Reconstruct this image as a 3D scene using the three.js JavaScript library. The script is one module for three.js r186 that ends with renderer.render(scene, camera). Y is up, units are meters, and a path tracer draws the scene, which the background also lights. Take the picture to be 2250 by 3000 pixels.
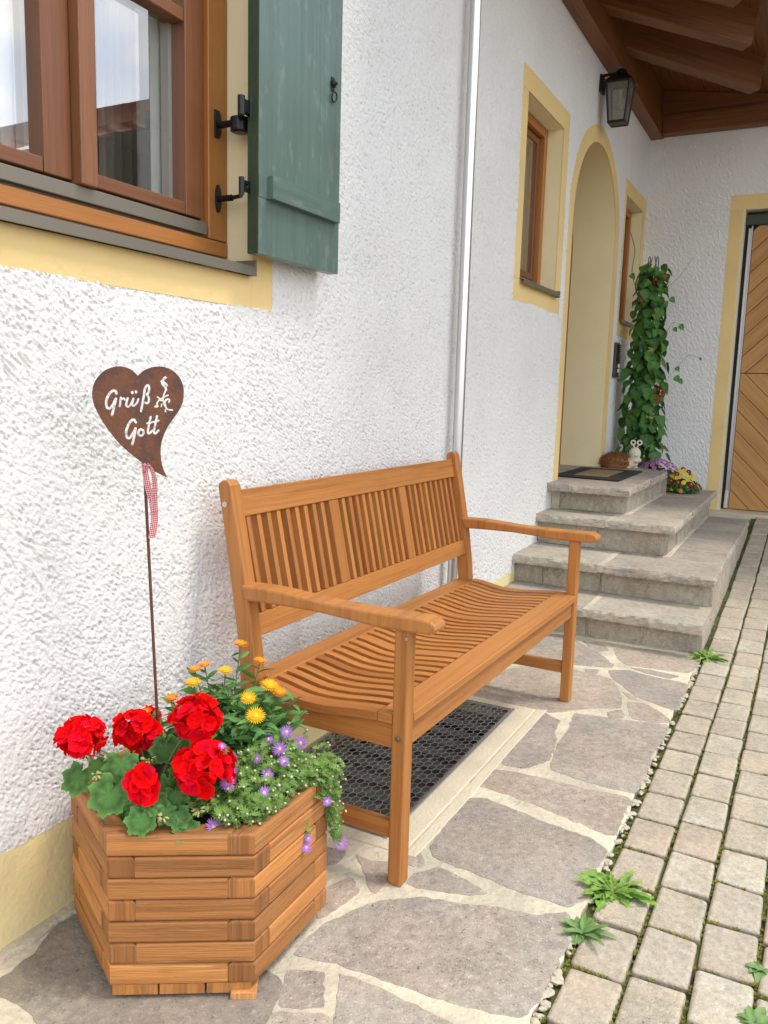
import * as THREE from 'three';
import { RoundedBoxGeometry } from 'three/addons/geometries/RoundedBoxGeometry.js';
import { mergeGeometries } from 'three/addons/utils/BufferGeometryUtils.js';
import { createNoise3D, createNoise2D } from 'simplex-noise';
import { Brush, Evaluator, SUBTRACTION } from 'three-bvh-csg';

// ---------------------------------------------------------------- camera, sky, sun, exposure
const scene = new THREE.Scene();
const camera = new THREE.PerspectiveCamera(64.01, 0.75, 0.05, 400);
camera.position.set(0, 1.2, 1.424);
{
  const right = new THREE.Vector3(0.4646, 0.0279, 0.8851), back = new THREE.Vector3(-0.8772, 0.1473, 0.4568);
  right.addScaledVector(back, -right.dot(back)).normalize(); back.normalize();
  const up = new THREE.Vector3().crossVectors(back, right);
  camera.quaternion.setFromRotationMatrix(new THREE.Matrix4().makeBasis(right, up, back));
}
const renderer = new THREE.WebGLRenderer({ antialias: true });
renderer.toneMapping = THREE.LinearToneMapping;
renderer.toneMappingExposure = 1.85;
renderer.shadowMap.enabled = true;

const SUN_DIR = new THREE.Vector3(0.16, 0.88, 0.40).normalize();
const sun = new THREE.DirectionalLight(new THREE.Color(1.0, 0.93, 0.82), 1.35);
sun.position.copy(SUN_DIR).multiplyScalar(20); sun.target.position.set(3, 0, 0.5);
sun.position.add(sun.target.position);
sun.castShadow = true; sun.shadow.radius = 30; sun.shadow.mapSize.set(2048, 2048);
Object.assign(sun.shadow.camera, { left: -9, right: 9, top: 9, bottom: -9, near: 1, far: 50 });
scene.add(sun, sun.target);

// ---------------------------------------------------------------- random numbers and noise
function rng(seed) { let a = seed >>> 0; return () => { a = (a + 0x6D2B79F5) | 0; let t = Math.imul(a ^ (a >>> 15), 1 | a); t = (t + Math.imul(t ^ (t >>> 7), 61 | t)) ^ t; return ((t ^ (t >>> 14)) >>> 0) / 4294967296; }; }
const n3 = createNoise3D(rng(11)), n2 = createNoise2D(rng(12));
const clamp = (x, a = 0, b = 1) => Math.min(b, Math.max(a, x)), lerp = (a, b, t) => a + (b - a) * t;
const smooth = (a, b, x) => { const t = clamp((x - a) / (b - a)); return t * t * (3 - 2 * t); };
function fbm(x, y, o = 4, z = 0) { let s = 0, a = 1, w = 0; for (let i = 0; i < o; i++) { s += a * n3(x, y, z + i * 7.3); w += a; a *= 0.5; x *= 2.03; y *= 2.03; } return s / w; }
// periodic value noise, cells cx by cy over one tile
function tiled(cx, cy, seed) {
  const r = rng(seed), g = Float32Array.from({ length: cx * cy }, () => r());
  return (u, v) => {
    const x = u * cx, y = v * cy, i = Math.floor(x), j = Math.floor(y), f = x - i, h = y - j, s = f * f * (3 - 2 * f), t = h * h * (3 - 2 * h);
    const at = (a, b) => g[(((b % cy) + cy) % cy) * cx + (((a % cx) + cx) % cx)];
    return lerp(lerp(at(i, j), at(i + 1, j), s), lerp(at(i, j + 1), at(i + 1, j + 1), s), t);
  };
}
function tiledFbm(cx, cy, o, seed) { const l = []; for (let i = 0; i < o; i++) l.push(tiled(cx << i, cy << i, seed + i)); return (u, v) => { let s = 0, a = 1, w = 0; for (const f of l) { s += a * f(u, v); w += a; a *= 0.55; } return s / w; }; }
function tex(w, h, f, srgb) {           // f(u, v) gives linear rgb or a grey height, 0..1
  const d = new Uint8Array(w * h * 4), enc = (x) => { x = clamp(x); return srgb ? (x <= 0.0031308 ? 12.92 * x : 1.055 * Math.pow(x, 1 / 2.4) - 0.055) : x; };
  for (let y = 0, k = 0; y < h; y++) for (let x = 0; x < w; x++, k += 4) {
    const c = f((x + 0.5) / w, (y + 0.5) / h);
    if (typeof c === 'number') { d[k] = d[k + 1] = d[k + 2] = Math.round(enc(c) * 255); } else { d[k] = Math.round(enc(c[0]) * 255); d[k + 1] = Math.round(enc(c[1]) * 255); d[k + 2] = Math.round(enc(c[2]) * 255); }
    d[k + 3] = 255;
  }
  const t = new THREE.DataTexture(d, w, h);
  t.wrapS = t.wrapT = THREE.RepeatWrapping; t.magFilter = THREE.LinearFilter; t.minFilter = THREE.LinearMipmapLinearFilter; t.generateMipmaps = true;
  if (srgb) t.colorSpace = THREE.SRGBColorSpace;
  t.needsUpdate = true;
  return t;
}
const scaled = (t, x, y) => { const c = t.clone(); c.repeat.set(x, y); c.needsUpdate = true; return c; };

// the sky: broken bright cloud over pale blue, the same all round
{
  const W = 1024, H = 512, d = new Float32Array(W * H * 4);
  for (let y = 0; y < H; y++) for (let x = 0; x < W; x++) {
    const el = ((y + 0.5) / H - 0.5) * Math.PI, az = ((x + 0.5) / W - 0.5) * 2 * Math.PI, dy = Math.sin(el), dx = Math.cos(el) * Math.cos(az), dz = Math.cos(el) * Math.sin(az);
    const h = Math.max(dy, 0), t = Math.pow(h, 0.4);
    let c = [lerp(1.62, 0.38, t), lerp(1.56, 0.58, t), lerp(1.44, 0.95, t)];
    const k = 1.3 / (h + 0.35);
    const n = 0.5 + 0.62 * fbm(dx * k * 1.3 + 3.1, dz * k * 1.3, 6, 2.2), cl = smooth(0.42, 0.80, n), shade = 1.5 + 0.35 * fbm(dx * k * 3, dz * k * 3, 4, 9);
    c = c.map((v, i) => lerp(v, shade * [1.08, 1.0, 0.87][i], cl * 0.92));
    if (dy < 0) c = c.map((v) => lerp(v, 0.35, clamp(-dy * 6)));
    const i = (y * W + x) * 4; d[i] = c[0]; d[i + 1] = c[1]; d[i + 2] = c[2]; d[i + 3] = 1;
  }
  const t = new THREE.DataTexture(d, W, H, THREE.RGBAFormat, THREE.FloatType);
  t.mapping = THREE.EquirectangularReflectionMapping; t.magFilter = t.minFilter = THREE.LinearFilter; t.wrapS = THREE.RepeatWrapping; t.needsUpdate = true;
  scene.background = t; scene.environment = t;
}

// ---------------------------------------------------------------- objects
const used = new Map();
function numbered(name) { const n = used.get(name) ?? 0; used.set(name, n + 1); return n ? name + '_' + String(n).padStart(3, '0') : name; }
function tag(o, label, category, group, kind) { if (label) o.userData.label = label; if (category) o.userData.category = category; if (group) o.userData.group = group; if (kind) o.userData.kind = kind; return o; }
function thing(name, label, category, pos = [0, 0, 0], turn = 0, group, kind) {
  const o = new THREE.Group(); o.name = numbered(name); o.position.set(...pos); o.rotation.y = turn; scene.add(o);
  return tag(o, label, category, group, kind);
}
function part(name, geo, mat, parent, label, kind) {
  if (Array.isArray(geo)) geo = geo.length === 1 ? geo[0] : merge(geo);
  const m = new THREE.Mesh(geo, mat); m.name = name; m.castShadow = m.receiveShadow = true; parent.add(m);
  if (label) m.userData.label = label; if (kind) m.userData.kind = kind;
  return m;
}
function merge(list) {
  const l = list.map((g) => (g.index ? g.toNonIndexed() : g)), color = l.some((g) => g.attributes.color);
  for (const g of l) {
    for (const k of Object.keys(g.attributes)) if (!['position', 'normal', 'uv', 'color'].includes(k)) g.deleteAttribute(k);
    if (!g.attributes.uv) g.setAttribute('uv', new THREE.BufferAttribute(new Float32Array(g.attributes.position.count * 2), 2));
    if (color && !g.attributes.color) g.setAttribute('color', new THREE.BufferAttribute(new Float32Array(g.attributes.position.count * 3).fill(1), 3));
  }
  return mergeGeometries(l);
}
// uv in metres on each face, u along the axis "along" (the grain)
function metric(g, along = 'x', off = [0, 0]) {
  g = g.index ? g.toNonIndexed() : g;
  const p = g.attributes.position, uv = new Float32Array(p.count * 2), A = 'xyz'.indexOf(along), a = new THREE.Vector3(), b = new THREE.Vector3(), c = new THREE.Vector3();
  for (let i = 0; i < p.count; i += 3) {
    a.fromBufferAttribute(p, i); b.fromBufferAttribute(p, i + 1); c.fromBufferAttribute(p, i + 2);
    const n = b.clone().sub(a).cross(c.clone().sub(a)).toArray().map(Math.abs), m = n[0] >= n[1] && n[0] >= n[2] ? 0 : n[1] >= n[2] ? 1 : 2;
    const U = m === A ? (A + 1) % 3 : A, V = 3 - m - U;
    [a, b, c].forEach((q, k) => { const e = q.toArray(); uv[(i + k) * 2] = e[U] + off[0]; uv[(i + k) * 2 + 1] = e[V] + off[1]; });
  }
  g.setAttribute('uv', new THREE.BufferAttribute(uv, 2));
  return g;
}
const R0 = rng(77);
function box(x0, x1, y0, y1, z0, z1, r = 0.002, along, seg = 1) {   // a box between two corners, edges rounded by r
  const w = x1 - x0, h = y1 - y0, d = z1 - z0;
  const g = r > 0 ? new RoundedBoxGeometry(w, h, d, seg, Math.min(r, w / 2.01, h / 2.01, d / 2.01)) : new THREE.BoxGeometry(w, h, d);
  const ax = along ?? (w >= h && w >= d ? 'x' : h >= d ? 'y' : 'z');
  const q = metric(g, ax, [R0() * 3, R0() * 3]);
  return q.translate((x0 + x1) / 2, (y0 + y1) / 2, (z0 + z1) / 2);
}
// a side view (z, y) drawn out along x
function sideways(pts, x0, x1, bevel = 0.002, along = 'y', curve = false) {
  const v = pts.map(([z, y]) => new THREE.Vector2(-z, y));
  const s = new THREE.Shape(curve ? new THREE.SplineCurve(v).getPoints(v.length * 3) : v);
  const g = new THREE.ExtrudeGeometry(s, { depth: x1 - x0 - 2 * bevel, bevelEnabled: bevel > 0, bevelThickness: bevel, bevelSize: bevel, bevelOffset: -bevel, bevelSegments: 2, steps: 1 });
  g.translate(0, 0, bevel + x0).rotateY(Math.PI / 2);
  return metric(g, along, [R0() * 3, R0() * 3]);
}
// a plan (x, z) drawn up from y0 to y1
function upward(pts, y0, y1, bevel = 0.002, along = 'x', holes = []) {
  const s = new THREE.Shape(pts.map(([x, z]) => new THREE.Vector2(x, -z)));
  for (const h of holes) s.holes.push(new THREE.Path(h.map(([x, z]) => new THREE.Vector2(x, -z))));
  const g = new THREE.ExtrudeGeometry(s, { depth: y1 - y0 - 2 * bevel, bevelEnabled: bevel > 0, bevelThickness: bevel, bevelSize: bevel, bevelOffset: -bevel, bevelSegments: 2, steps: 1 });
  g.translate(0, 0, bevel + y0).rotateX(-Math.PI / 2);
  return metric(g, along, [R0() * 2, R0() * 2]);
}
function tube(pts, r, seg = 8, n) { return new THREE.TubeGeometry(new THREE.CatmullRomCurve3(pts.map((p) => (p.isVector3 ? p : new THREE.Vector3(...p)))), n ?? Math.max(4, pts.length * 4), r, seg, false).toNonIndexed(); }
function rod(a, b, r, seg = 8, r2 = r) {
  const A = new THREE.Vector3(...a), B = new THREE.Vector3(...b), d = B.clone().sub(A), g = new THREE.CylinderGeometry(r2, r, d.length(), seg).toNonIndexed();
  return g.applyQuaternion(new THREE.Quaternion().setFromUnitVectors(new THREE.Vector3(0, 1, 0), d.normalize())).translate((a[0] + b[0]) / 2, (a[1] + b[1]) / 2, (a[2] + b[2]) / 2);
}
function paint(g, c) { const n = g.attributes.position.count, a = new Float32Array(n * 3); for (let i = 0; i < n; i++) { const k = typeof c === 'function' ? c(i, g.attributes.position) : c; a.set(k, i * 3); } g.setAttribute('color', new THREE.BufferAttribute(a, 3)); return g; }
const M4 = (p, q, s = 1) => new THREE.Matrix4().compose(new THREE.Vector3(...p), q, typeof s === 'number' ? new THREE.Vector3(s, s, s) : new THREE.Vector3(...s));
const facing = (dir, spin = 0) => { const q = new THREE.Quaternion().setFromUnitVectors(new THREE.Vector3(0, 0, 1), new THREE.Vector3(...dir).normalize()); return q.multiply(new THREE.Quaternion().setFromAxisAngle(new THREE.Vector3(0, 0, 1), spin)); };

// ---------------------------------------------------------------- materials
const std = (o) => new THREE.MeshStandardMaterial(o);
function woodTex(base, dark, seed, W = 1024, H = 512, fig = 0.6, worn = null) {     // one tile: 1 m along u, 0.25 m along v
  const band = tiledFbm(2, 24, 3, seed), fine = tiledFbm(10, 96, 2, seed + 20), pore = tiled(50, 256, seed + 40), cloud = tiledFbm(3, 3, 3, seed + 50), wob = tiledFbm(3, 2, 3, seed + 60);
  return tex(W, H, (u, v) => {
    const w = v + (wob(u, v) - 0.5) * 0.06, b = band(u, w), f = fine(u, w), p = pore(u, w);
    let t = clamp((b - 0.32) * 1.5 * fig + (f - 0.5) * 0.7 + (p > 0.78 ? (p - 0.78) * 1.8 : 0) + (cloud(u, v) - 0.5) * 0.5);
    let c = base.map((x, i) => lerp(x, dark[i], t));
    if (worn) { const k = smooth(0.60, 0.78, f * 0.5 + cloud(u, v) * 0.35 + b * 0.25); c = c.map((x, i) => lerp(x, worn[i], k * 0.55)); }
    return c;
  }, true);
}
function woodBump(seed, W = 1024, H = 512) { const f = tiledFbm(8, 110, 2, seed), p = tiled(40, 256, seed + 9); return tex(W, H, (u, v) => 0.5 * f(u, v) + 0.5 * p(u, v)); }
const WB = scaled(woodBump(300), 1, 4);
const wood = (base, dark, seed, o = {}) => std({ map: scaled(woodTex(base, dark, seed, 1024, 512, o.fig, o.worn), 1, 4), bumpMap: WB, bumpScale: o.bump ?? 0.0006, roughness: o.rough ?? 0.55, color: 0xffffff, vertexColors: !!o.vc });
const M = {};
M.bench = wood([0.47, 0.188, 0.043], [0.29, 0.10, 0.021], 1, { rough: 0.52, fig: 0.85 });
M.benchTones = [[1, 1, 1], [0.88, 0.85, 0.82], [1.07, 1.06, 1.04], [0.95, 0.90, 0.86], [1.04, 1.10, 1.14]].map((c) => { const m = M.bench.clone(); m.color.setRGB(...c); return m; });
M.planter = wood([0.52, 0.215, 0.055], [0.22, 0.078, 0.018], 2, { fig: 1.05, worn: [0.66, 0.39, 0.15], rough: 0.62, vc: true, bump: 0.001 });
M.frame = wood([0.40, 0.155, 0.035], [0.30, 0.105, 0.02], 3, { fig: 0.4, rough: 0.42, bump: 0.0003 });
M.sash = wood([0.20, 0.075, 0.028], [0.13, 0.045, 0.016], 4, { fig: 0.5, rough: 0.45, bump: 0.0003 });
M.beam = wood([0.215, 0.072, 0.014], [0.085, 0.024, 0.005], 5, { fig: 0.8, rough: 0.5, bump: 0.001 });
M.door = wood([0.50, 0.255, 0.075], [0.32, 0.14, 0.032], 6, { fig: 0.7, rough: 0.5 });

// wall render: white, with a very faint patchiness of the lime
const lime = tiledFbm(5, 5, 5, 70);
M.wall = std({ color: 0xffffff, map: scaled(tex(512, 512, (u, v) => { const k = 0.765 + 0.09 * (lime(u, v) - 0.5); return [k, k * 0.99, k * 0.95]; }, true), 0.6, 0.6), roughness: 0.95, bumpMap: scaled(tex(1024, 1024, (() => { const a = tiledFbm(90, 90, 3, 80); return (u, v) => a(u, v); })()), 1.3, 1.3), bumpScale: 0.003 });
const grainA = tiledFbm(60, 60, 3, 88), GRAIN = tex(512, 512, (u, v) => grainA(u, v));
M.wallB = M.wall;
const mottled = (c, amt, seed, rep = 1, rough = 0.9, bump = 0.001, cells = 6) => { const a = tiledFbm(cells, cells, 4, seed), n = 256; return std({ map: scaled(tex(n, n, (u, v) => { const k = 1 + amt * (a(u, v) - 0.5) * 2 + amt * 0.5 * (grainA(u, v) - 0.5); return c.map((x) => x * k); }, true), rep, rep), roughness: rough, bumpMap: scaled(GRAIN, rep * 1.7, rep * 1.7), bumpScale: bump }); };
M.trim = mottled([0.80, 0.585, 0.255], 0.07, 90, 0.8, 0.85, 0.0012);
M.reveal = mottled([0.83, 0.735, 0.44], 0.04, 95, 0.8, 0.85, 0.0008);
M.plinth = mottled([0.82, 0.69, 0.35], 0.06, 100, 0.9, 0.85, 0.0015);
M.metal = std({ color: new THREE.Color(0.235, 0.205, 0.16), roughness: 0.45, metalness: 0.55 });
M.black = std({ color: new THREE.Color(0.012, 0.012, 0.013), roughness: 0.35, metalness: 0.3 });
M.seal = std({ color: new THREE.Color(0.012, 0.010, 0.009), roughness: 0.8 });
M.iron = mottled([0.035, 0.032, 0.03], 0.3, 105, 4, 0.5, 0.001);
M.chrome = std({ color: new THREE.Color(0.66, 0.66, 0.65), roughness: 0.3, metalness: 1 });
M.galv = std({ color: new THREE.Color(0.42, 0.43, 0.44), roughness: 0.38, metalness: 0.85 });
M.steel = std({ color: new THREE.Color(0.62, 0.60, 0.55), roughness: 0.3, metalness: 1 });
M.glass = new THREE.MeshPhysicalMaterial({ color: 0xffffff, transmission: 1, thickness: 0, roughness: 0.0, ior: 2.6 });
M.clear = new THREE.MeshPhysicalMaterial({ color: 0xffffff, transmission: 1, thickness: 0, roughness: 0.02, ior: 1.5 });
M.shutter = (() => { const s = tiledFbm(2, 40, 3, 110), c = tiledFbm(4, 4, 4, 113), w = tiledFbm(24, 24, 3, 118); return std({ map: scaled(tex(512, 1024, (u, v) => { const k = 1 + 0.3 * (s(u, v) - 0.5) + 0.35 * (c(u, v) - 0.5), p = smooth(0.60, 0.8, w(u, v)) * 0.25; return [lerp(0.095, 0.24, p) * k, lerp(0.150, 0.28, p) * k, lerp(0.125, 0.26, p) * k]; }, true), 1, 2), roughness: 0.33, bumpMap: scaled(tex(512, 512, (u, v) => s(u, v)), 1, 3), bumpScale: 0.0006 }); })();
M.shutterEdge = mottled([0.03, 0.05, 0.022], 0.2, 120, 3, 0.6, 0.001);
M.dark = std({ color: new THREE.Color(0.02, 0.018, 0.016), roughness: 0.9 });
M.room = std({ color: new THREE.Color(0.16, 0.145, 0.12), roughness: 0.9 });
M.inner = std({ color: new THREE.Color(0.62, 0.62, 0.57), roughness: 0.5 });
M.curtain = new THREE.MeshPhysicalMaterial({ color: new THREE.Color(0.82, 0.80, 0.76), roughness: 1, transmission: 0.35, thickness: 0 });

// stone: grey-brown porphyry with dark and light grain
const stB = tiledFbm(40, 40, 2, 133), stS = tiled(230, 230, 134), stS2 = tiled(120, 120, 135);
function stoneTex(base, seed, amt = 0.35, speck = 0.35, stain = 0.0, stainC = [0.5, 0.45, 0.36]) {
  const a = tiledFbm(4, 4, 4, seed), ox = (seed * 0.377) % 1, oy = (seed * 0.713) % 1, b = (u, v) => stB(u + ox, v + oy), s = (u, v) => stS(u + ox, v + oy), s2 = (u, v) => stS2(u + oy, v + ox), st = tiledFbm(3, 3, 3, seed + 30);
  return tex(768, 768, (u, v) => {
    let k = 1 + amt * (a(u, v) - 0.5) * 1.3 + 0.4 * (b(u, v) - 0.5); const q = s(u, v), q2 = s2(u, v);
    if (q > 0.8) k += (q - 0.8) * 3.2 * speck; if (q < 0.2) k -= (0.2 - q) * 3.2 * speck; if (q2 > 0.88) k += 0.22 * speck;
    const t = stain * smooth(0.52, 0.7, st(u, v) * 0.8 + b(u, v) * 0.2), hue = a(v, u) - 0.5;
    return [lerp(base[0], stainC[0], t) * k * (1 + 0.14 * hue), lerp(base[1], stainC[1], t) * k, lerp(base[2], stainC[2], t) * k * (1 - 0.10 * hue)];
  }, true);
}
const stoneBump = (() => { const a = tiledFbm(60, 60, 4, 140), b = tiledFbm(8, 8, 3, 145); return tex(1024, 1024, (u, v) => a(u, v) * 0.7 + b(u, v) * 0.3); })();
const stone = (base, seed, rep = 2, bump = 0.002, o = {}) => std({ map: scaled(stoneTex(base, seed, o.amt, o.speck, o.stain, o.stainC), rep, rep), bumpMap: scaled(stoneBump, rep, rep), bumpScale: bump, roughness: o.rough ?? 0.85 });
M.flag = [stone([0.345, 0.298, 0.245], 150, 1.6, 0.003, { speck: 1.2, stain: 0.25, stainC: [0.42, 0.36, 0.30] }), stone([0.32, 0.28, 0.235], 160, 1.6, 0.003, { speck: 1.2 }), stone([0.365, 0.305, 0.245], 170, 1.6, 0.003, { speck: 1.2, stain: 0.3, stainC: [0.44, 0.37, 0.29] }), stone([0.24, 0.205, 0.165], 180, 1.6, 0.003, { speck: 0.9, stain: 0.35, stainC: [0.36, 0.32, 0.25] })];
M.paver = [stone([0.42, 0.37, 0.28], 190, 2.2, 0.003, { speck: 1.0, stain: 0.25, stainC: [0.52, 0.48, 0.41] }), stone([0.385, 0.335, 0.255], 200, 2.2, 0.003, { speck: 1.1 }), stone([0.41, 0.345, 0.262], 210, 2.2, 0.003, { speck: 0.7, stain: 0.4, stainC: [0.44, 0.39, 0.31] })];
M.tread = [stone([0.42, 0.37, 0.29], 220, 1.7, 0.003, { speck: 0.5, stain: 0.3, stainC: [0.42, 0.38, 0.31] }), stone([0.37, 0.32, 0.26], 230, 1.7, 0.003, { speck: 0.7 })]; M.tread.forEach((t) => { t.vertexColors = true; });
M.riser = [stone([0.34, 0.30, 0.235], 240, 1.6, 0.004, { speck: 1.1, stain: 0.4, stainC: [0.26, 0.225, 0.17] }), stone([0.36, 0.32, 0.25], 250, 1.6, 0.004, { speck: 1.2, stain: 0.4, stainC: [0.27, 0.235, 0.175] })];
M.riserSide = M.riser[1];
M.mortar = (() => { const a = tiledFbm(5, 5, 5, 260), b = tiledFbm(70, 70, 3, 265), c = tiledFbm(3, 3, 4, 268); return std({ map: scaled(tex(1024, 1024, (u, v) => { const k = 1 + 0.28 * (a(u, v) - 0.5) + 0.3 * (b(u, v) - 0.5), g = smooth(0.45, 0.7, c(u, v)); return [lerp(0.64, 0.50, g) * k, lerp(0.575, 0.45, g) * k, lerp(0.43, 0.34, g) * k]; }, true), 1.4, 1.4), bumpMap: scaled(tex(1024, 1024, (u, v) => 0.5 * a(u, v) + 0.5 * b(u, v)), 1.4, 1.4), bumpScale: 0.006, roughness: 0.95 }); })();
M.curb = mottled([0.62, 0.55, 0.40], 0.10, 270, 1.5, 0.9, 0.002);
M.soil = mottled([0.045, 0.032, 0.02], 0.6, 280, 5, 1, 0.012, 12);
M.jointSoil = (() => { const a = tiledFbm(12, 12, 4, 285), m = tiledFbm(5, 5, 4, 288); return std({ map: scaled(tex(512, 512, (u, v) => { const g = smooth(0.45, 0.6, m(u, v)), k = 0.5 + a(u, v); return [lerp(0.060, 0.085, g) * k, lerp(0.046, 0.10, g) * k, lerp(0.026, 0.022, g) * k]; }, true), 2, 2), bumpMap: scaled(tex(512, 512, (u, v) => a(u, v)), 3, 3), bumpScale: 0.01, roughness: 1 }); })();
M.asphalt = mottled([0.20, 0.18, 0.16], 0.25, 290, 1, 0.95, 0.004, 10);
const leafy = (c, o = {}) => new THREE.MeshPhysicalMaterial({ color: new THREE.Color(...c), vertexColors: true, roughness: o.rough ?? 0.55, transmission: o.t ?? 0.3, thickness: 0, specularIntensity: o.spec ?? 0.5 });
M.leaf = leafy([1, 1, 1]);
M.petal = leafy([1, 1, 1], { rough: 1, t: 0.25, spec: 0.12 });
M.fleck = std({ vertexColors: true, roughness: 0.7 });

// ---------------------------------------------------------------- ground, patio of flagstones, paved drive
const rise = (x) => (x < 4 ? 0 : 0.072 * (x - 4) + 0.004 * (x - 4) ** 2);     // the drive climbs to the garage
{
  const g = new THREE.PlaneGeometry(160, 160, 1, 1).rotateX(-Math.PI / 2);
  part('ground', metric(g, 'x').translate(0, -0.16, 0), M.asphalt, scene, null, 'structure');
}
const patio = thing('patio', null, null, [0, 0, 0], 0, null, 'structure');
{
  const r = rng(5), e = [];
  for (let x = 4.0; x > -0.4; x -= 0.045) e.push([x, 1.043 + 0.010 * fbm(x * 4, 3, 3) + 0.010 * (r() - 0.5)]);
  const outline = [[-0.4, 0], [4.02, 0], ...e];
  part('mortar_bed', upward(outline, -0.12, -0.0008, 0.004, 'x', [[[1.80, -0.2], [2.925, -0.2], [2.925, 0.53], [1.80, 0.53]].map(([x, z]) => [x, Math.max(z, 0.004)])]), M.mortar, patio);
  const F = {
    a: [[1.342,0.542],[1.454,0.547],[1.510,0.572],[1.591,0.616],[1.654,0.694],[1.669,0.754],[1.709,0.878],[1.726,0.953],[1.770,1.010],[1.703,1.046],[1.623,1.040],[1.541,1.037],[1.473,1.036],[1.407,1.019],[1.393,0.961],[1.373,0.837],[1.373,0.803],[1.366,0.717],[1.359,0.628]],
    b: [[1.873,0.621],[2.004,0.615],[2.157,0.609],[2.186,0.657],[2.166,0.754],[2.139,0.866],[2.126,0.979],[2.087,1.033],[1.979,1.026],[1.917,1.040],[1.859,1.035],[1.803,1.009],[1.798,0.905],[1.811,0.826],[1.820,0.745],[1.827,0.656]],
    c: [[2.278,0.571],[2.384,0.611],[2.404,0.700],[2.407,0.787],[2.404,0.885],[2.420,1.013],[2.403,1.035],[2.315,1.029],[2.192,1.036],[2.173,1.008],[2.203,0.907],[2.229,0.814],[2.248,0.726],[2.253,0.659],[2.250,0.589]],
    d: [[2.486,0.767],[2.677,0.737],[2.817,0.735],[2.983,0.714],[3.007,0.809],[3.029,0.919],[3.062,1.040],[2.906,1.044],[2.761,1.032],[2.628,1.042],[2.560,1.040],[2.463,1.035],[2.457,0.949],[2.465,0.857]],
    e: [[2.456,0.612],[2.631,0.606],[2.936,0.602],[2.913,0.638],[2.885,0.685],[2.790,0.689],[2.707,0.721],[2.549,0.742],[2.450,0.692],[2.436,0.637]],
    f: [[2.996,0.140],[3.150,0.240],[3.392,0.357],[3.520,0.507],[3.482,0.600],[3.454,0.750],[3.253,0.831],[3.135,0.844],[3.079,0.753],[2.958,0.632],[2.960,0.463],[2.962,0.313]],
    g: [[3.380,0.251],[3.789,0.241],[4.000,0.377],[3.894,0.496],[3.780,0.617],[3.649,0.710],[3.608,0.712],[3.558,0.567],[3.504,0.437]],
    h: [[3.933,0.503],[3.932,0.606],[3.860,0.644],[3.807,0.610],[3.852,0.558]],
    i: [[3.890,0.666],[3.951,0.711],[3.979,0.830],[3.955,1.040],[3.795,1.045],[3.719,1.016],[3.699,0.877],[3.688,0.772],[3.742,0.722]],
    j: [[3.655,0.794],[3.670,0.883],[3.654,0.996],[3.600,0.960],[3.616,0.862]],
    k: [[3.556,0.715],[3.610,0.788],[3.579,0.898],[3.569,1.040],[3.420,1.046],[3.248,1.048],[3.234,1.023],[3.270,0.951],[3.311,0.875],[3.374,0.828],[3.454,0.760]],
    l: [[3.212,0.867],[3.236,0.926],[3.164,1.008],[3.097,1.045],[3.072,1.008],[3.059,0.913]],
    m: [[3.069,0.815],[3.122,0.862],[3.053,0.884],[3.017,0.838]],
    n: [[3.518,0.612],[3.549,0.671],[3.485,0.678],[3.473,0.639]],
    o: [[3.324,0.824],[3.299,0.883],[3.266,0.893],[3.257,0.862]],
    p: [[1.334,0.662],[1.337,0.763],[1.328,0.858],[1.318,0.990],[1.192,1.000],[1.080,0.820],[1.216,0.720]],
    q: [[1.288,0.559],[1.322,0.626],[1.242,0.673],[1.217,0.644],[1.199,0.598]],
    r: [[1.177,0.599],[1.226,0.692],[1.174,0.735],[1.113,0.627]],
    s: [[0.977,0.074],[1.069,0.067],[1.119,0.046],[1.206,0.024],[1.290,0.110],[1.296,0.368],[1.267,0.510],[1.265,0.549],[1.241,0.572],[1.191,0.583],[1.126,0.600],[0.916,0.293],[0.951,0.216],[0.957,0.159],[0.953,0.104]],
    t: [[1.723,0.360],[1.733,0.437],[1.684,0.447],[1.641,0.419]],
    u: [[1.731,0.470],[1.732,0.483],[1.726,0.506],[1.745,0.559],[1.723,0.581],[1.690,0.588],[1.674,0.591],[1.646,0.590],[1.617,0.589],[1.614,0.578],[1.630,0.562],[1.646,0.544],[1.695,0.507]],
    v: [[1.794,0.570],[1.812,0.588],[1.826,0.610],[1.812,0.624],[1.777,0.647],[1.764,0.612],[1.768,0.583]],
    w: [[1.692,0.638],[1.729,0.634],[1.760,0.657],[1.791,0.678],[1.779,0.729],[1.765,0.789],[1.748,0.822],[1.720,0.786],[1.700,0.719],[1.689,0.673]],
    x: [[1.541,0.460],[1.642,0.509],[1.594,0.551],[1.507,0.539],[1.466,0.523]],
    y: [[1.34,0.03],[1.60,0.03],[1.72,0.20],[1.70,0.33],[1.58,0.40],[1.50,0.45],[1.36,0.34],[1.33,0.18]],
    z: [[0.40,0.06],[0.87,0.10],[0.88,0.25],[1.02,0.58],[1.06,0.72],[0.90,0.98],[0.42,0.95]],
    aa: [[2.97,0.03],[3.30,0.03],[3.70,0.04],[3.72,0.18],[3.36,0.20],[3.02,0.10]],
  };
  let k = 0;
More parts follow.
